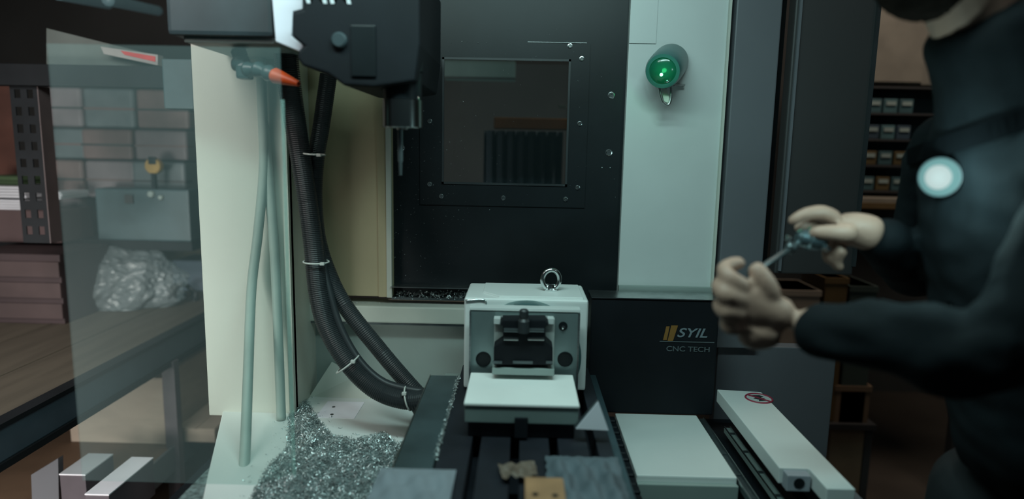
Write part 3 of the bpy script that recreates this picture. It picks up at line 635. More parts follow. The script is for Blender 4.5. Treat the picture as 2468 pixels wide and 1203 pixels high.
x_ = pb(1070, 1242, 186, 190, 2.59); [box('hanger_rod', xx-0.004, xx+0.004, 2.625, 2.635, x_[3], 3.2, M_dgrey, lf) for xx in (x_[0]+0.03, x_[1]-0.03)]; box('fixture_lip', x_[0], x_[1], 2.59, 2.60, x_[2], x_[3], M_dgrey, lf)
sh_ = thing('white_tag', P(1356, 256, 2.3), 'tiny pale tag above the orange beam behind the window', 'tag'); boxp('tag_plate', 1347, 1365, 252, 261, 2.3, 2.304, M_low, sh_, bevel=0.001)

# ------------------------------------------------------------------ rack and bench at the left: window reflections built as real objects
XR = -1.10; ZB = 0.845
bn = thing('workbench', (-1.6, 2.1, 0), 'long workbench with a brown top and dark blue edge beam running back at the left', 'workbench')
nb = 5
for i in range(nb):
    xa = XR-0.015-0.22*(i+1); box('board', xa+0.002, xa+0.218, 0.9, 3.3, ZB-0.025, ZB, M_wood, bn, bevel=0.003)
box('edge_beam', XR-0.012, XR, 0.9, 3.3, ZB-0.080, ZB-0.006, M_rackb, bn, bevel=0.003)
box('beam_flange', XR-0.03, XR+0.006, 0.9, 3.3, ZB-0.004, ZB+0.006, M_rack, bn)
box('beam_flange', XR-0.03, XR+0.006, 0.9, 3.3, ZB-0.096, ZB-0.080, M_rack, bn)
a = P(396, 1000, 2.0).x; b = P(426, 1000, 2.0).x
box('leg', a, b, 2.0, 2.03, 0, ZB-0.08, mat('purple_brown_leg', (0.10, 0.085, 0.095), 0.5), bn)
box('leg', XR-0.04, XR, 3.2, 3.24, 0, ZB-0.08, M_rack, bn)
box('lower_board', -2.2, XR-0.01, 1.2, 3.3, 0.45, 0.474, mat('tan_lower_board', (0.17, 0.11, 0.07), 0.7), bn)
box('lower_rail', XR-0.01, XR, 1.2, 3.3, 0.40, 0.482, mat('grey_lower_rail', (0.10, 0.11, 0.12), 0.5), bn)
# boxes below the bench
def carton(px0, px1, py1, py0, Y, dep, label, m=M_card, name='cardboard_box', tape=True, base=0.4745):
    x0, x1, _, z1 = pb(px0, px1, py0, py1, Y); z0 = base
    t_ = thing(name, ((x0+x1)/2, Y+dep/2, z0), label, 'box')
    box('carton', x0, x1, Y, Y+dep, z0, z1, m, t_, bevel=0.003)
    if tape:
        box('flap', x0+0.002, (x0+x1)/2-0.001, Y+0.002, Y+dep-0.002, z1, z1+0.003, m, t_); box('flap', (x0+x1)/2+0.001, x1-0.002, Y+0.002, Y+dep-0.002, z1, z1+0.003, m, t_)
    return t_
carton(168, 398, 1142, 912, 2.03, 0.35, 'large plain cardboard box under the workbench, left of the leg')
carton(428, 520, 1142, 1036, 2.05, 0.3, 'smaller plain cardboard box under the workbench, right of the leg')
bd = thing('corrugated_sheet', P(460, 960, 2.4), 'dark violet grey ribbed panel above the smaller cardboard box', 'panel')
boxp('panel_sheet', 424, 540, 850, 1040, 2.40, 2.42, mat('violet_grey_panel', (0.13, 0.12, 0.14), 0.6), bd)
for i in range(4):
    bm = bmesh.new(); p0 = P(428, 940+i*26, 2.395); p1 = P(520, 890+i*26, 2.395)
    for s_ in (0,):
        vs_ = [bm.verts.new(v) for v in (p0, p1, p1+Vector((0, 0, 0.012)), p0+Vector((0, 0, 0.012)), p0+Vector((0, 0.006, 0)), p1+Vector((0, 0.006, 0)), p1+Vector((0, 0.006, 0.012)), p0+Vector((0, 0.006, 0.012)))]
        for f in ((0, 1, 2, 3), (4, 7, 6, 5), (0, 4, 5, 1), (1, 5, 6, 2), (2, 6, 7, 3), (3, 7, 4, 0)): bm.faces.new([vs_[k] for k in f])
    finish(bm, 'rib', mat('rib_grey', (0.17, 0.17, 0.19), 0.5) if i == 0 else bpy.data.materials['rib_grey'], bd)
def slab(pxa, pxb, py, Y0, Y1, zt, h, label):
    a = P(pxa, py, Y0).x; b = P(pxb, py, Y0).x; z = P(pxa, py, Y0).z
    t_ = thing('white_topped_block', ((a+b)/2, (Y0+Y1)/2, z-h), label, 'block')
    box('block_body', a, b, Y0, Y1, 0.475, z-0.004, mat('violet_grey_block', (0.10, 0.085, 0.10), 0.5), t_, bevel=0.002)
    box('block_lid', a-0.001, b+0.001, Y0-0.001, Y1, z-0.004, z, mat('block_lid_white', (0.80, 0.80, 0.86), 0.6, var=0.05), t_, bevel=0.001)
slab(143, 205, 1142, 1.62, 1.74, 0, 0.22, 'white topped violet grey block standing under the bench, left one of the pair')
slab(205, 262, 1190, 1.52, 1.72, 0, 0.15, 'white topped violet grey block nearer the rail, right one of the pair')
gp = thing('grey_side_board', P(110, 1200, 1.55), 'plain grey board leaning left of the white topped blocks', 'board')
prism('board_sheet', [(75, 1145), (140, 1105), (142, 1230), (78, 1230)], 1.66, 1.68, M_grey, gp)

# upper rack
rk = thing('storage_rack', (-1.7, 2.6, ZB), 'black steel storage rack with a perforated upright standing on the workbench', 'rack')
YU = 1.95
x0, x1, _, _ = pb(26, 92, 240, 260, YU); zb_ = P(60, 585, YU).z; zt_ = P(60, 208, YU).z
w_ = (x1-x0); holes = int((zt_-zb_)/0.050)
bm = bmesh.new()
for (f0, f1) in ((0, 0.16), (0.38, 0.62), (0.84, 1.0)): add_box(bm, x0+w_*f0, x0+w_*f1, YU, YU+0.004, zb_, zt_)
for i in range(holes+1):
    z_ = zb_+i*0.050
    for (f0, f1) in ((0.16, 0.38), (0.62, 0.84)): add_box(bm, x0+w_*f0, x0+w_*f1, YU, YU+0.004, z_, z_+0.025)
up_ = finish(bm, 'perforated_upright', M_rack, rk)
box('upright_flange', x1, x1+0.003, YU, YU+0.05, zb_, zt_, mat('brown_grey_flange', (0.09, 0.07, 0.07), 0.6), rk)
x0b, x1b, z0b, z1b = pb(-160, 466, 157, 209, YU)
box('top_beam', x0b, x1b, YU-0.02, YU+0.03, z0b, z1b, M_rack, rk, bevel=0.003)
boxp('beam_end_bracket', 392, 464, 142, 262, YU-0.05, YU+0.02, M_tealc, rk, bevel=0.004)
xa, xb_, za, zb2 = pb(-200, 200, 568, 598, 2.1)
box('lower_shelf', xa, P(462, 580, 2.4).x, 2.4, 2.75, P(100, 598, 2.4).z, P(100, 575, 2.4).z, M_rack, rk, bevel=0.002)
zsh = P(100, 575, 2.4).z
box('upright_back', XR-0.05, XR, 2.75, 2.8, ZB, 2.2, M_rack, rk)
# load on the lower shelf: wrapped packages in three layers
hts = [(zsh, 0)]; zc_ = zsh
M_pk = [M_pink, mat('teal_grey_wrap', (0.12, 0.145, 0.155), 0.45, var=0.2, scale=6, bump=0.3), mat('brown_rose_wrap', (0.16, 0.105, 0.10), 0.5, var=0.2, scale=6, bump=0.3)]
rows = [(566, 480), (478, 388), (385, 312), (309, 214)]
words = ['lowest', 'second', 'third', 'top']
cols = [(122, 205), (208, 330), (333, 460)]; cw_ = ['left', 'middle', 'right']
for r_, (ya, yb) in enumerate(rows):
    for c_, (xa_, xb_) in enumerate(cols):
        if r_ == 0 and c_ > 0: continue
        j = 8*math.sin(r_*2.1+c_)
        x0, x1, _, _ = pb(xa_, xb_, yb, ya, 2.52+0.01*c_); z0 = P(290, ya, 2.52).z; z1_ = P(290, yb, 2.52).z
        z0 = P(290, ya, 2.52).z if r_ else zsh
        y0_ = 2.50+0.012*((r_+c_) % 3)
        t_ = thing('wrapped_package', ((x0+x1)/2, y0_+0.1, z0), '%s wrapped package in the %s column on the rack shelf' % (words[r_], cw_[c_]), 'package', 'wrapped packages on the rack shelf')
        mm = M_pk[(r_*2+c_) % 3]
        box('package_body', x0+0.001, x1-0.001, y0_, y0_+0.2, z0+0.001, z1_, mm, t_, bevel=0.014, seg=3)
        box('wrap_band', x0, x1, y0_-0.001, y0_+0.05, (z0+z1_)/2-0.006, (z0+z1_)/2+0.002, M_dgrey if (r_+c_) % 2 else M_pk[2], t_)
# dark teal case with yellow tape measure on top
x0, x1, z0, z1_ = pb(240, 463, 455, 566, 2.42)
tc_ = thing('tool_case', ((x0+x1)/2, 2.45, zsh), 'dark teal tool case with two pale knobs on the rack shelf', 'case')
box('case_body', x0, x1, 2.40, 2.49, zsh, z1_, M_tealc, tc_, bevel=0.006)
for (a, b, r_) in ((366, 462, 0.012), (390, 470, 0.009)): lathe('knob', [(r_, 0), (r_, 0.01), (r_*0.7, 0.014)], P(a, b+6, 2.40), (0, -1, 0), M_low, tc_, 18)
boxp('latch', 300, 320, 470, 490, 2.392, 2.40, M_dgrey, tc_)
tp = thing('tape_measure', P(378, 455, 2.44), 'small yellow and black tape measure on the teal case', 'tape measure')
c = P(377, 400, 2.44)
lathe('tape_case', [(0.026, 0), (0.029, 0.004), (0.029, 0.026), (0.026, 0.030)], c, (0, -1, 0), M_yellow, tp, 28)
box('tape_stand', c.x-0.006, c.x+0.006, 2.41, 2.43, z1_, c.z-0.02, M_black, tp); boxp('tape_grip', 356, 374, 378, 396, 2.405, 2.415, M_black, tp, bevel=0.003)
cr = thing('dark_crate', P(30, 740, 2.1), 'dark red brown crate standing on the bench at the far left', 'crate')
x0, x1, z0, z1_ = pb(-80, 148, 612, 740, 2.12); box('crate_body', x0, x1, 2.12, 2.38, ZB, z1_, mat('dark_red_brown_crate', (0.035, 0.022, 0.024), 0.7), cr, bevel=0.003)
for i in range(3): box('crate_slat', x0, x1, 2.112, 2.12, ZB+0.02+i*0.07, ZB+0.07+i*0.07, mat('crate_slat_brown', (0.05, 0.033, 0.033), 0.7) if i == 0 else bpy.data.materials['crate_slat_brown'], cr)
# papers left
for k, (a, b, ya, yb, Y_, lab) in enumerate(((-40, 62, 448, 476, 2.30, 'upper white folded papers left of the perforated upright'), (-40, 58, 480, 505, 2.31, 'lower white folded papers left of the perforated upright'), (104, 150, 462, 480, 2.33, 'small white folded sheet right of the perforated upright'))):
    t_ = thing('paper_stack', P((a+b)/2, yb, Y_), lab, 'papers')
    x0, x1, z0, z1_ = pb(a, b, ya, yb, Y_)
    for i in range(4):
        h_ = (z1_-z0)/4; box('sheet', x0+0.003*rnd(), x1-0.008*rnd(), Y_, Y_+0.15, z0+h_*i, z0+h_*(i+0.7), M_paper, t_)
bxx = thing('paper_carton', P(0, 566, 2.3), 'dark carton under the white papers at the far left', 'box')
x0, x1, z0, z1_ = pb(-40, 150, 506, 575, 2.31); box('carton', x0, x1, 2.30, 2.48, zsh-0.004+0.004, P(50, 506, 2.31).z, mat('dark_red_brown_carton', (0.07, 0.045, 0.045), 0.7), bxx, bevel=0.003)
rdb = thing('rust_board', P(0, 420, 2.3), 'rust brown board standing at the far left behind the upright', 'board')
boxp('board_sheet', -60, 34, 205, 424, 2.52, 2.54, M_brown, rdb)
gc = thing('green_cloth', P(20, 446, 2.35), 'dark green folded cloth above the papers at the far left', 'cloth')
boxp('folded_sheet', -40, 48, 424, 436, 2.36, 2.50, M_green, gc, bevel=0.008, seg=3); boxp('folded_sheet', -40, 44, 436, 448, 2.36, 2.50, M_green, gc, bevel=0.008, seg=3)
# top of rack
pn = thing('sloping_board', P(250, 156, 2.05), 'grey green board leaning on top of the rack beam', 'board')
prism('board_sheet', [(112, 68), (392, 138), (392, 158), (112, 158)], 2.02, 2.04, mat('grey_green_board', (0.11, 0.13, 0.12), 0.7), pn)
rx = thing('red_striped_box', P(320, 156, 1.98), 'flat pale box with a red stripe on top of the rack beam', 'box')
prism('carton', [(242, 112), (380, 132), (380, 158), (250, 130)], 1.98, 2.01, mat('pale_flat_carton', (0.30, 0.27, 0.26), 0.7), rx, bevel=0.001)
prism('red_stripe', [(290, 122), (374, 136), (374, 149), (300, 132)], 1.978, 1.98, M_red, rx)
# bench load: film bag, drum, blue box, coil
fl = thing('plastic_film_bundle', PZ(300, 780, ZB), 'crumpled clear plastic film bundle lying on the workbench', 'bundle')
bm = bmesh.new(); bmesh.ops.create_icosphere(bm, subdivisions=5, radius=1.0)
cc = P(305, 690, 2.42); q = 2.42/F_PX
from mathutils import noise
for v in bm.verts:
    n_ = v.co.normalized(); d_ = 1+0.16*noise.noise(n_*2.3)+0.13*abs(noise.noise(n_*5.1+Vector((3, 1, 2))))+0.07*abs(noise.noise(n_*11))
    v.co = Vector((n_.x*128*q*d_, n_.y*0.13*d_, n_.z*92*q*d_))+cc
    if v.co.z < ZB+0.002: v.co.z = ZB+0.002
finish(bm, 'film', M_plastic, fl, smooth=False)
dm = thing('round_drum', P(450, 628, 2.6), 'round tan drum with a dark brown rim behind the film bundle', 'drum')
c = P(462, 600, 2.95); q = 2.95/F_PX
lathe('drum_body', [(80*q, 0), (84*q, 0.02), (84*q, 0.10)], c+Vector((0, 0.10, 0)), (0, -1, 0), mat('tan_drum', (0.30, 0.23, 0.16), 0.6), dm, 48)
rg_ = [c+Vector((math.cos(2*math.pi*i/48)*84*q, 0, math.sin(2*math.pi*i/48)*84*q)) for i in range(48)]
tube('drum_rim', rg_, 0.012, mat('dark_brown_rim', (0.09, 0.05, 0.05), 0.5), dm, seg=10, closed=True, raw=True)
bb = carton(418, 620, 745, 632, 2.66, 0.18, 'pale blue white box behind the black coil on the workbench', mat('pale_blue_box', (0.36, 0.42, 0.52), 0.6), 'blue_white_box', True, ZB+0.001)
co = thing('black_coil', PZ(436, 742, ZB), 'black coil of cable lying before the pale blue box', 'coil')
for k in range(4):
    c = P(436+k*3, 712, 2.52-0.012*k); q = 2.5/F_PX
    tube('coil_turn', [c+Vector((math.cos(2*math.pi*i/36)*(30-k)*q, 0.006*math.sin(i), math.sin(2*math.pi*i/36)*(28-k)*q)) for i in range(36)], 0.006, M_rubber, co, seg=8, closed=True, raw=True)
lathe('coil_hub', [(0.018, 0), (0.018, 0.03), (0.012, 0.035)], P(438, 712, 2.53), (0, -1, 0), M_tealc, co, 24)
# lamp housings above the rack
for k, (a, lab) in enumerate(((200, 'left long ceiling light housing above the rack'), (320, 'right long ceiling light housing above the rack'))):
    t_ = thing('ceiling_light_bar', P(a, -10, 2.5), lab, 'lamp', 'light bars above the rack')
    p0 = P(a-60, -14+k*14, 2.3); p1 = P(a+60, 10+k*16, 2.9)
    tube('light_housing', [p0, (p0+p1)/2, p1], 0.020, mat('teal_housing_%s' % 'ab'[k], (0.12, 0.20, 0.22), 0.4, emit=(0.35, 0.6, 0.65), es=0.06), t_, seg=10)

# ------------------------------------------------------------------ background at the right, behind the door
bs = thing('tool_shelf', P(2115, 400, 2.7), 'teal shelving with small parts bins seen past the open door', 'shelf')
x0, x1, z0, z1_ = pb(2085, 2200, 208, 460, 2.7)
box('shelf_back', x0-0.2, x1+0.3, 2.86, 2.88, z0, z1_, M_tealc, bs)
for i in range(5):
    z_ = z0+(z1_-z0)*i/4; box('shelf_board', x0-0.2, x1+0.3, 2.70, 2.86, z_-0.008, z_, M_dgrey, bs)
cols_ = [(0.07, 0.16, 0.18), (0.10, 0.22, 0.24), (0.22, 0.06, 0.04), (0.16, 0.11, 0.04), (0.05, 0.09, 0.13), (0.15, 0.10, 0.09)]
mb_ = [mat('bin_plastic_%s' % c, tuple(0.55*v for v in col), 0.6) for c, col in zip(('teal', 'aqua', 'red', 'amber', 'navy', 'brown'), cols_)]
nm = ['teal', 'aqua', 'red', 'amber', 'navy', 'brown']; lev = ['lowest', 'second', 'third', 'highest']
for i in range(4):
    for j in range(3):
        k = (i*2+j*3+ (1 if i == 1 else 0)) % 6
        if i == 3: k = j % 2
        z_ = z0+(z1_-z0)*i/4; xx = x0+0.004+j*0.062
        t_ = thing('parts_bin', (xx+0.03, 2.72, z_), '%s parts bin, %s of its row, on the %s shelf level past the door' % (nm[k], ('left', 'middle', 'right')[j], lev[i]), 'bin', 'parts bins on the teal shelving')
        box('bin_body', xx, xx+0.054, 2.71, 2.84, z_, z_+0.055, mb_[k], t_, bevel=0.003); box('bin_lip', xx+0.008, xx+0.046, 2.705, 2.71, z_+0.03, z_+0.045, M_low, t_)
wp = thing('beige_cabinet', P(2130, 200, 3.1), 'plain beige wall cabinet above the teal shelving', 'cabinet')
x0, x1, z0, z1_ = pb(2085, 2230, 90, 204, 3.0); box('cabinet_body', x0, x1+0.3, 3.0, 3.25, z0, z1_+0.2, mat('beige_paint', (0.17, 0.155, 0.13), 0.7), wp, bevel=0.004)
box('cabinet_door', x0+0.01, x0+0.25, 2.99, 3.0, z0+0.01, z1_+0.18, mat('beige_door_paint', (0.19, 0.17, 0.14), 0.7), wp, bevel=0.002)
bt = thing('pale_bench', P(2120, 500, 2.6), 'pale bench top with a yellow edge behind the right hand', 'bench')
x0, x1, z0, z1_ = pb(2030, 2200, 478, 500, 2.6); box('bench_top', x0, x1+0.4, 2.6, 2.85, z0, z1_, mat('bench_beige', (0.22, 0.19, 0.15), 0.6), bt, bevel=0.003)
box('bench_edge', x0, x1+0.4, 2.59, 2.60, z0-0.004, (z0+z1_)/2, M_amber, bt)
box('leg', x0+0.02, x0+0.06, 2.65, 2.69, 0, z0, M_dgrey, bt); box('leg', x1+0.3, x1+0.34, 2.65, 2.69, 0, z0, M_dgrey, bt)
for k, (a, b, ya, yb, m_, lab) in enumerate(((1880, 1975, 700, 790, M_card, 'brown carton seen low between door and sleeve, left one'), (1985, 2040, 670, 790, M_amber, 'amber carton seen low between door and sleeve, right one'), (2045, 2110, 690, 800, mat('dark_green_crate', (0.05, 0.07, 0.06), 0.6), 'dark crate beside the amber carton'), (2005, 2090, 930, 1130, mat('red_brown_carton', (0.20, 0.13, 0.08), 0.7), 'red brown carton on the floor behind the sleeve'))):
    x0, x1, z0, z1_ = pb(a, b, ya, yb, 2.3); t_ = thing('floor_carton', ((x0+x1)/2, 2.4, 0), lab, 'box')
    box('carton', x0, x1, 2.3, 2.5, 0.0 if k == 3 else z0-0.35, z1_, m_, t_, bevel=0.004); box('carton_lid', x0-0.003, x1+0.003, 2.297, 2.503, z1_-0.02, z1_, m_, t_)
    if k < 3: pass
lt = thing('low_shelf', (P(1980, 800, 2.3).x, 2.4, 0), 'low dark shelf holding the cartons behind the machine door', 'shelf')
x0 = P(1860, 800, 2.3).x; x1 = P(2130, 800, 2.3).x; zz_ = P(1980, 790, 2.3).z-0.35
box('shelf_board', x0, x1, 2.28, 2.55, zz_-0.02, zz_, M_dgrey, lt)
for xx in (x0, x1-0.03): box('leg', xx, xx+0.03, 2.3, 2.33, 0, zz_-0.02, M_dgrey, lt)

# ------------------------------------------------------------------ the operator
def skin(name, verts, edges, radii, sub=2, root=0):
    me = bpy.data.meshes.new(name); me.from_pydata([Vector(v) for v in verts], edges, [])
    o = bpy.data.objects.new(name, me); C.objects.link(o)
    md = o.modifiers.new('skin', 'SKIN'); md.use_smooth_shade = True
    for i, sv in enumerate(me.skin_vertices[0].data):
        r = radii[i]; sv.radius = (r, r) if not isinstance(r, tuple) else r; sv.use_root = (i == root); 
    s = o.modifiers.new('sub', 'SUBSURF'); s.levels = sub; s.render_levels = sub
    bpy.context.view_layer.update()
    m2 = bpy.data.meshes.new_from_object(o.evaluated_get(bpy.context.evaluated_depsgraph_get()))
    bpy.data.objects.remove(o); bpy.data.meshes.remove(me); return m2
def chain(*pts):
    return [Vector(p[0]) for p in pts], [(i, i+1) for i in range(len(pts)-1)], [p[1] for p in pts]
def merge(name, meshes, m, parent, voxel=None, extra=None, smooth_it=0):
    bm = bmesh.new()
    for me in meshes: bm.from_mesh(me)
    me = bpy.data.meshes.new(name); bm.to_mesh(me); bm.free()
    o = bpy.data.objects.new(name, me); C.objects.link(o)
    if voxel:
        r = o.modifiers.new('r', 'REMESH'); r.mode = 'VOXEL'; r.voxel_size = voxel
        if smooth_it:
            s = o.modifiers.new('s', 'SMOOTH'); s.factor = 0.5; s.iterations = smooth_it
        bpy.context.view_layer.update()
        m2 = bpy.data.meshes.new_from_object(o.evaluated_get(bpy.context.evaluated_depsgraph_get())); o.modifiers.clear(); o.data = m2; m2.name = name
    for p in o.data.polygons: p.use_smooth = True
    o.data.materials.clear(); o.data.materials.append(m)
    if parent: o.parent = parent; o.matrix_parent_inverse = parent.matrix_world.inverted()
    return o
per = thing('person', (0.78, 0.93, 0), 'person in a dark jacket reaching in from the right with both hands', 'person')
V = Vector
pel = V((0.80, 0.93, 0.98)); wst = V((0.78, 0.93, 1.12)); chs = V((0.715, 0.93, 1.34)); upc = V((0.685, 0.93, 1.47)); nkb = V((0.645, 0.92, 1.555)); nkt = V((0.575, 0.915, 1.655))
hdc = V((0.522, 0.90, 1.788))
shL = V((0.665, 0.735, 1.47)); shR = V((0.69, 1.11, 1.47))
elL = P(2400, 872, 0.735); wrL = P(1905, 775, 0.90)
elR = V((0.735, 1.20, 1.23)); wrR = P(2120, 572, 1.00)
parts = []
parts.append(skin('torso', *chain((pel, (0.15, 0.11)), (wst, (0.14, 0.10)), (chs, (0.155, 0.115)), (upc, (0.13, 0.10)), (nkb, 0.062), (nkt, 0.056), (hdc-V((0, 0, 0.03)), 0.06))))
def ell(c, r, sub=4, fn=None):
    bm = bmesh.new(); bmesh.ops.create_icosphere(bm, subdivisions=sub, radius=1)
    for v in bm.verts:
        n_ = v.co.copy(); v.co = V((n_.x*r[0], n_.y*r[1], n_.z*r[2]))
        if fn: v.co = fn(v.co)
        v.co += c
    me = bpy.data.meshes.new('e'); bm.to_mesh(me); bm.free(); return me
# head: skull, jaw, nose, ears, brow (faces -X, tipped down towards the hands)
def tip(v, a=math.radians(22)):            # tip the face downwards
    return V((v.x*math.cos(a)+v.z*math.sin(a)*-1, v.y, v.z*math.cos(a)+v.x*math.sin(a)))
def hp(x, y, z): return hdc+tip(V((x, y, z)))
parts.append(ell(hdc, (0.098, 0.076, 0.105), fn=lambda v: tip(v)))
parts.append(ell(hp(-0.045, 0, -0.062), (0.052, 0.054, 0.058), fn=lambda v: tip(v)))
parts.append(ell(hp(-0.078, 0, -0.105), (0.024, 0.028, 0.020), 3, fn=lambda v: tip(v)))
parts.append(skin('nose', *chain((hp(-0.090, 0, 0.012), 0.008), (hp(-0.108, 0, -0.016), 0.011), (hp(-0.118, 0, -0.034), 0.013), (hp(-0.098, 0, -0.044), 0.012)), sub=1))
parts.append(skin('lips', *chain((hp(-0.085, -0.024, -0.070), 0.006), (hp(-0.098, 0, -0.068), 0.010), (hp(-0.085, 0.024, -0.070), 0.006)), sub=1))
parts.append(skin('brow', *chain((hp(-0.080, -0.040, 0.022), 0.008), (hp(-0.094, -0.015, 0.026), 0.009), (hp(-0.094, 0.015, 0.026), 0.009), (hp(-0.080, 0.040, 0.022), 0.008)), sub=1))
for s_ in (-1, 1): parts.append(ell(hp(0.005, s_*0.078, -0.01), (0.018, 0.007, 0.031), 3, fn=lambda v: tip(v)))
# arms
for sh0, el, wr in ((shL, elL, wrL), (shR, elR, wrR)):
    parts.append(skin('arm', *chain((V((0.69, 0.93, 1.45)), 0.07), (sh0, 0.062), ((sh0+el)/2, 0.050), (el, 0.043), ((el+wr)/2, 0.036), (wr, (0.026, 0.030)))))
# legs
for s_ in (-1, 1):
    hx = V((0.80, 0.93+s_*0.095, 0.93))
    parts.append(skin('leg', *chain((hx, 0.095), (V((0.79, 0.93+s_*0.11, 0.70)), 0.080), (V((0.78, 0.93+s_*0.12, 0.50)), 0.058), (V((0.80, 0.93+s_*0.12, 0.28)), 0.052), (V((0.81, 0.93+s_*0.12, 0.09)), 0.038), (V((0.74, 0.93+s_*0.125, 0.045)), 0.040), (V((0.66, 0.93+s_*0.13, 0.035)), 0.032))))
# left hand (near): loose fist, thumb and index meeting at the top
def Q(px, py, Y): return P(px, py, Y)
YH = 0.90
parts.append(skin('palm', [Q(1905, 775, YH), Q(1862, 752, YH), Q(1818, 735, YH), Q(1790, 705, YH-0.004), Q(1782, 740, YH+0.002), Q(1780, 775, YH+0.004)], [(0, 1), (1, 2), (2, 3), (2, 4), (2, 5)], [(0.029, 0.031), (0.034, 0.028), (0.040, 0.032), 0.024, 0.026, 0.025]))
FR = 1.18
def finger(*pts): parts.append(skin('finger', *chain(*[(p, r_*FR) for p, r_ in pts]), sub=2))
parts.append(skin('heel', *chain((Q(1880, 790, YH), .026), (Q(1830, 800, YH), .030), (Q(1775, 806, YH-0.004), .022))))
finger((Q(1800, 700, YH-0.01), .0125), (Q(1758, 672, YH-0.018), .0115), (Q(1738, 650, YH-0.002), .0100), (Q(1768, 634, YH+0.014), .0090), (Q(1798, 634, YH+0.016), .0080))
finger((Q(1798, 728, YH-0.012), .0130), (Q(1745, 712, YH-0.024), .0120), (Q(1728, 690, YH-0.004), .0105), (Q(1752, 672, YH+0.016), .0095), (Q(1778, 676, YH+0.018), .0085))
finger((Q(1798, 756, YH-0.010), .0130), (Q(1746, 752, YH-0.024), .0118), (Q(1730, 736, YH-0.002), .0102), (Q(1752, 722, YH+0.016), .0095), (Q(1778, 722, YH+0.018), .0085))
finger((Q(1802, 784, YH-0.006), .0118), (Q(1757, 790, YH-0.018), .0108), (Q(1742, 778, YH+0.000), .0095), (Q(1760, 764, YH+0.014), .0088), (Q(1782, 762, YH+0.016), .0080))
finger((Q(1862, 735, YH-0.006), .0160), (Q(1850, 690, YH-0.014), .0135), (Q(1828, 655, YH-0.010), .0115), (Q(1812, 636, YH+0.000), .0095))
FR = 1.08
# right hand (far): fingers bent, pinching the tool with index and thumb
YR = 1.00
parts.append(skin('palm', [Q(2120, 572, YR), Q(2078, 556, YR), Q(2035, 545, YR), Q(2010, 536, YR), Q(2016, 562, YR), Q(2022, 590, YR)], [(0, 1), (1, 2), (2, 3), (2, 4), (2, 5)], [(0.028, 0.032), (0.034, 0.030), (0.034, 0.028), 0.021, 0.021, 0.019]))
finger((Q(2020, 532, YR), .0130), (Q(1982, 511, YR-0.008), .0118), (Q(1942, 515, YR-0.012), .0102), (Q(1912, 530, YR-0.010), .0088), (Q(1905, 542, YR-0.006), .0078))
finger((Q(2018, 548, YR+0.010), .0130), (Q(1975, 534, YR+0.014), .0118), (Q(1938, 540, YR+0.012), .0100), (Q(1916, 558, YR+0.006), .0085))
finger((Q(2022, 572, YR+0.008), .0125), (Q(1998, 590, YR+0.020), .0112), (Q(1992, 622, YR+0.022), .0098), (Q(2012, 636, YR+0.016), .0088))
finger((Q(2034, 594, YR+0.004), .0115), (Q(2016, 618, YR+0.014), .0102), (Q(2014, 642, YR+0.016), .0090), (Q(2034, 650, YR+0.012), .0080))
finger((Q(2062, 560, YR-0.022), .0155), (Q(2022, 562, YR-0.032), .0132), (Q(1978, 560, YR-0.030), .0112), (Q(1946, 564, YR-0.020), .0095))
body = merge('body', parts, M_skin, per, voxel=0.0040, smooth_it=2)
# clothes
jp = []
jp.append(skin('jt', *chain((V((0.80, 0.93, 0.93)), (0.178, 0.138)), (wst, (0.170, 0.132)), (chs, (0.182, 0.145)), (upc, (0.155, 0.125)), (V((0.65, 0.92, 1.555)), (0.100, 0.092)), (V((0.615, 0.918, 1.61)), (0.090, 0.084)), (V((0.592, 0.916, 1.652)), (0.082, 0.076)))))
def arm_cl(sh0, el, wr, r=1.0):
    wm = wr+(el-wr)*(0.04 if r > 0.861 else (0.06 if el is elL else -0.07))
    return skin('ja', *chain((V((0.69, 0.93, 1.45)), 0.09), (sh0, 0.084*r), (sh0+(el-sh0)*0.5+V((-0.006, 0, 0)), 0.068*r), (sh0+(el-sh0)*0.82, 0.062*r), (el, 0.064*r), (el+(wr-el)*0.28, 0.066*r), (el+(wr-el)*0.45, 0.054*r), (el+(wr-el)*0.68, 0.055*r), (el+(wr-el)*0.82, 0.047*r), (wm, 0.044*r)))
jp.append(arm_cl(shL, elL, wrL, 0.86)); jp.append(arm_cl(shR, elR, wrR, 0.86))
jk = merge('jacket', jp, M_jacket, per, voxel=0.0065, smooth_it=3)
for v in jk.data.vertices:                    # cloth folds
    n_ = noise.noise(v.co*13)+0.6*noise.noise(V((v.co.x*20, v.co.y*20, v.co.z*34)))
    v.co += v.normal*(0.013*n_ if v.co.x < 0.53 else 0.006*n_)
jk['label'] = 'dark jacket with folds at the sleeves'
tp_ = []
for s_ in (-1, 1): tp_.append(skin('tr', *chain((V((0.80, 0.93+s_*0.07, 0.98)), 0.125), (V((0.80, 0.93+s_*0.10, 0.86)), 0.118), (V((0.79, 0.93+s_*0.11, 0.68)), 0.098), (V((0.78, 0.93+s_*0.12, 0.48)), 0.082), (V((0.80, 0.93+s_*0.12, 0.26)), 0.078), (V((0.81, 0.93+s_*0.12, 0.07)), 0.072))))
merge('trousers', tp_, M_trouser, per, voxel=0.008, smooth_it=1)
for s_ in (-1, 1): merge('shoe', [skin('so', *chain((V((0.82, 0.93+s_*0.12, 0.055)), 0.052), (V((0.73, 0.93+s_*0.125, 0.05)), 0.050), (V((0.63, 0.93+s_*0.13, 0.042)), 0.040)))], M_rubber, per)
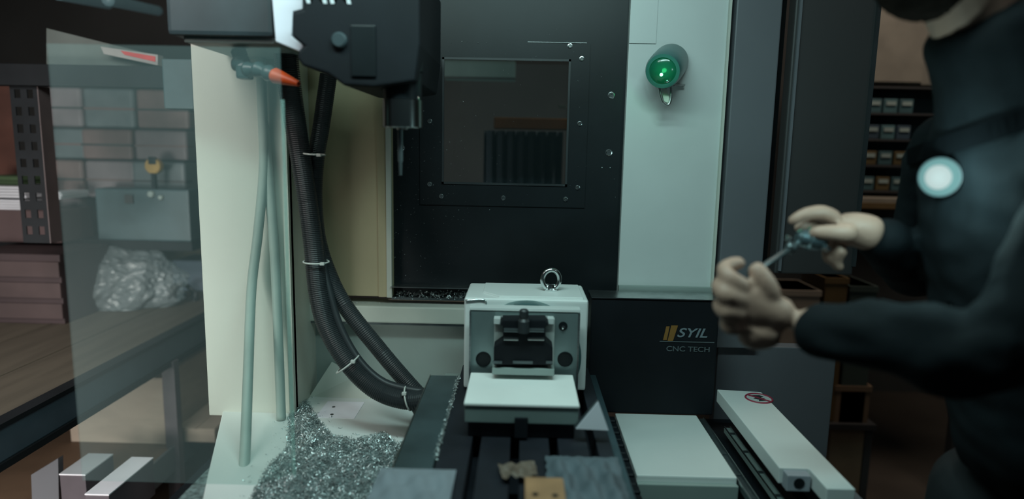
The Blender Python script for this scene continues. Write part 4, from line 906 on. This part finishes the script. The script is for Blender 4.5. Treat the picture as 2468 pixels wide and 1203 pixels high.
# hair and beard
hr = []
def cap(v):
    v = tip(v); return v
bm = bmesh.new(); bmesh.ops.create_icosphere(bm, subdivisions=5, radius=1)
kill = [v for v in bm.verts if (v.co.x < -0.25 and v.co.z < 0.45) or v.co.z < -0.62]
bmesh.ops.delete(bm, geom=kill, context='VERTS')
for v in bm.verts:
    n_ = v.co.copy(); k = 1+0.03*noise.noise(n_*14); v.co = hdc+tip(V((n_.x*0.108*k, n_.y*0.086*k, n_.z*0.116*k)))
hair = finish(bm, 'hair', M_hair, per, True)
md = hair.modifiers.new('s', 'SOLIDIFY'); md.thickness = 0.006
bm = bmesh.new(); bmesh.ops.create_icosphere(bm, subdivisions=5, radius=1)
bmesh.ops.delete(bm, geom=[v for v in bm.verts if v.co.z > 0.25 or v.co.x > 0.55 or (v.co.z > -0.15 and v.co.x < -0.75)], context='VERTS')
for v in bm.verts:
    n_ = v.co.copy(); k = 1+0.05*noise.noise(n_*16); v.co = hp(-0.052, 0, -0.074)+tip(V((n_.x*0.064*k, n_.y*0.063*k, n_.z*0.078*k)))
beard = finish(bm, 'beard', M_hair, per, True)
beard.modifiers.new('s', 'SOLIDIFY').thickness = 0.005
for s_ in (-1, 1):
    lathe('eye', [(0.002, -0.010), (0.011, -0.006), (0.012, 0.0), (0.008, 0.008), (0.002, 0.0105)], hp(-0.080, s_*0.031, 0.004), tip(V((-1, 0, 0))), mat('eye_white_%s' % 'ab'[s_ > 0], (0.5, 0.5, 0.48), 0.3), per, 16)
# strap over the jacket front
dg = bpy.context.evaluated_depsgraph_get(); bpy.context.view_layer.update()
strap_m = mat('black_strap', (0.004, 0.005, 0.006), 0.9, spec=0.03)
def onjacket(px, py, off):
    d = (Fv + Rv*((px-W/2)/F_PX) - Uv*((py-H/2)/F_PX)).normalized(); inv = jk.matrix_world.inverted()
    ok, loc, nr, _ = jk.ray_cast(inv @ CAM, (inv.to_3x3() @ d).normalized())
    return (jk.matrix_world @ loc)+nr*off if ok else None, nr if ok else None
pts_ = []
for i in range(16):
    u = i/15; p, n_ = onjacket(2195+290*u, 378-92*u, 0.0)
    if p: pts_.append((p, n_))
print('strap points', len(pts_), [tuple(round(c, 2) for c in p[0]) for p in pts_[:3]])
if len(pts_) > 3:
    bm = bmesh.new(); rr_ = []
    for i, (p, n_) in enumerate(pts_):
        t_ = (pts_[min(i+1, len(pts_)-1)][0]-pts_[max(i-1, 0)][0]).normalized(); s_ = t_.cross(n_).normalized()
        rr_.append([bm.verts.new(p+s_*a+n_*b) for a, b in ((-0.013, 0.001), (0.013, 0.001), (0.013, 0.006), (-0.013, 0.006))])
    for a, b in zip(rr_, rr_[1:]):
        for k in range(4): bm.faces.new([a[k], a[(k+1) % 4], b[(k+1) % 4], b[k]])
    bm.faces.new(rr_[0]); bm.faces.new(rr_[-1]); finish(bm, 'chest_strap', strap_m, per, False)
# unidentified bright spot on the jacket front, built as an added glowing disc
lp, ln = onjacket(2282, 425, 0.004)
if lp is None: lp, ln = V((0.57, 0.9, 1.41)), V((-1, 0, 0))
wl_ = thing('chest_bright_spot', lp, 'round white glowing disc added for a bright spot on the front of the dark jacket', 'lamp')
ld = (V((-0.75, -0.65, -0.05))).normalized()
lathe('spot_rim', [(0.012, 0), (0.020, 0.004), (0.026, 0.014), (0.0265, 0.018)], lp, ld, M_cast, wl_, 32)
M_refl = mat('spot_glow', (0.02, 0.03, 0.03), 0.8, emit=(0.35, 0.75, 0.75), es=0.34, spec=0.05)
lathe('spot_disc', [(0.0255, 0), (0.025, 0.002), (0.018, 0.004), (0.002, 0.005)], lp+ld*0.0175, ld, M_refl, wl_, 32)
lathe('spot_core', [(0.0165, 0), (0.0165, 0.002), (0.012, 0.007), (0.006, 0.010), (0.001, 0.011)], lp+ld*0.020, ld, mat('spot_core_glow', (0.03, 0.03, 0.03), 0.8, spec=0.05, emit=(0.72, 0.9, 0.88), es=0.62), wl_, 24)
pl2 = bpy.data.lights.new('chest_halo_light', 'POINT'); pl2.color = (0.6, 1, 1); pl2.energy = 0.7; pl2.shadow_soft_size = 0.012  # added light for the teal halo around the bright spot
plo = bpy.data.objects.new('chest_halo_light', pl2); C.objects.link(plo); plo.location = lp+ld*0.07+V((0, -0.02, -0.005))

# tool held in the hands
tl = thing('hand_tool', P(1925, 575, 0.985), 'small shiny metal tool with a thin dark rod held between both hands', 'tool')
p0 = P(1920, 572, 0.985); p1 = P(1988, 580, 0.985); d = p1-p0
lathe('tool_body', [(0.008, 0), (0.013, 0.004), (0.014, d.length*0.35), (0.017, d.length*0.4), (0.017, d.length*0.8), (0.011, d.length)], p0, d, mat('blue_grey_tool_steel', (0.32, 0.44, 0.48), 0.25, 0.9, var=0.2, scale=40), tl, 24)
tube('tool_rod', [P(1935, 578, 0.985), P(1895, 605, 0.96), P(1840, 642, 0.92), P(1805, 662, 0.905)], 0.0042, M_dsteel, tl, step=0.01, seg=10)
lathe('tool_knob', [(0.004, 0), (0.0055, 0.004), (0.003, 0.009)], P(1988, 599, 0.98), (0.3, -1, 0.1), M_chrome, tl, 14)
lathe('tool_knob', [(0.003, 0), (0.0045, 0.003), (0.002, 0.007)], P(1900, 575, 0.98), (-0.5, -1, 0.2), M_chrome, tl, 14)
lathe('tool_collar', [(0.006, -0.006), (0.008, -0.004), (0.008, 0.004), (0.006, 0.006)], P(1906, 598, 0.965), P(1840, 642, 0.92)-P(1906, 598, 0.965), M_dsteel, tl, 16)

# ------------------------------------------------------------------ sub-parts under their parts
def under(child, parent):
    child.parent = parent; child.matrix_parent_inverse = parent.matrix_world.inverted()
bpy.context.view_layer.update()
def kids(t_, n_): return [c for c in t_.children if c.name.split('.')[0] == n_]
for pn_, cn_, th_ in (('sign_disc', 'sign_ring', rc), ('sign_disc', 'sign_slash', rc), ('sign_disc', 'sign_figure', rc), ('end_block', 'end_hole', rc),
                      ('jaw_body', 'jaw_step', cl), ('jaw_body', 'foot_pad', cl), ('face_plate', 'bore', ru), ('face_plate', 'plate_cap', ru), ('face_plate', 'side_strip', ru), ('eye_bolt', 'eye_bolt_collar', ru),
                      ('cover_plate', 'plate_rim', tb), ('head_cover', 'cap', sh), ('head_cover', 'service_plate', sh), ('head_cover', 'lettering', sh), ('lamp_body', 'lens', gl), ('hook', 'hook_tongue', gl),
                      ('jacket', 'chest_strap', per), ('top_beam', 'beam_end_bracket', rk), ('perforated_upright', 'upright_flange', rk), ('edge_beam', 'beam_flange', bn)):
    ps_ = kids(th_, pn_)
    if ps_:
        for c_ in kids(th_, cn_): under(c_, ps_[0])
for c_ in kids(wall_back, 'bolt')[:10]: under(c_, wf)
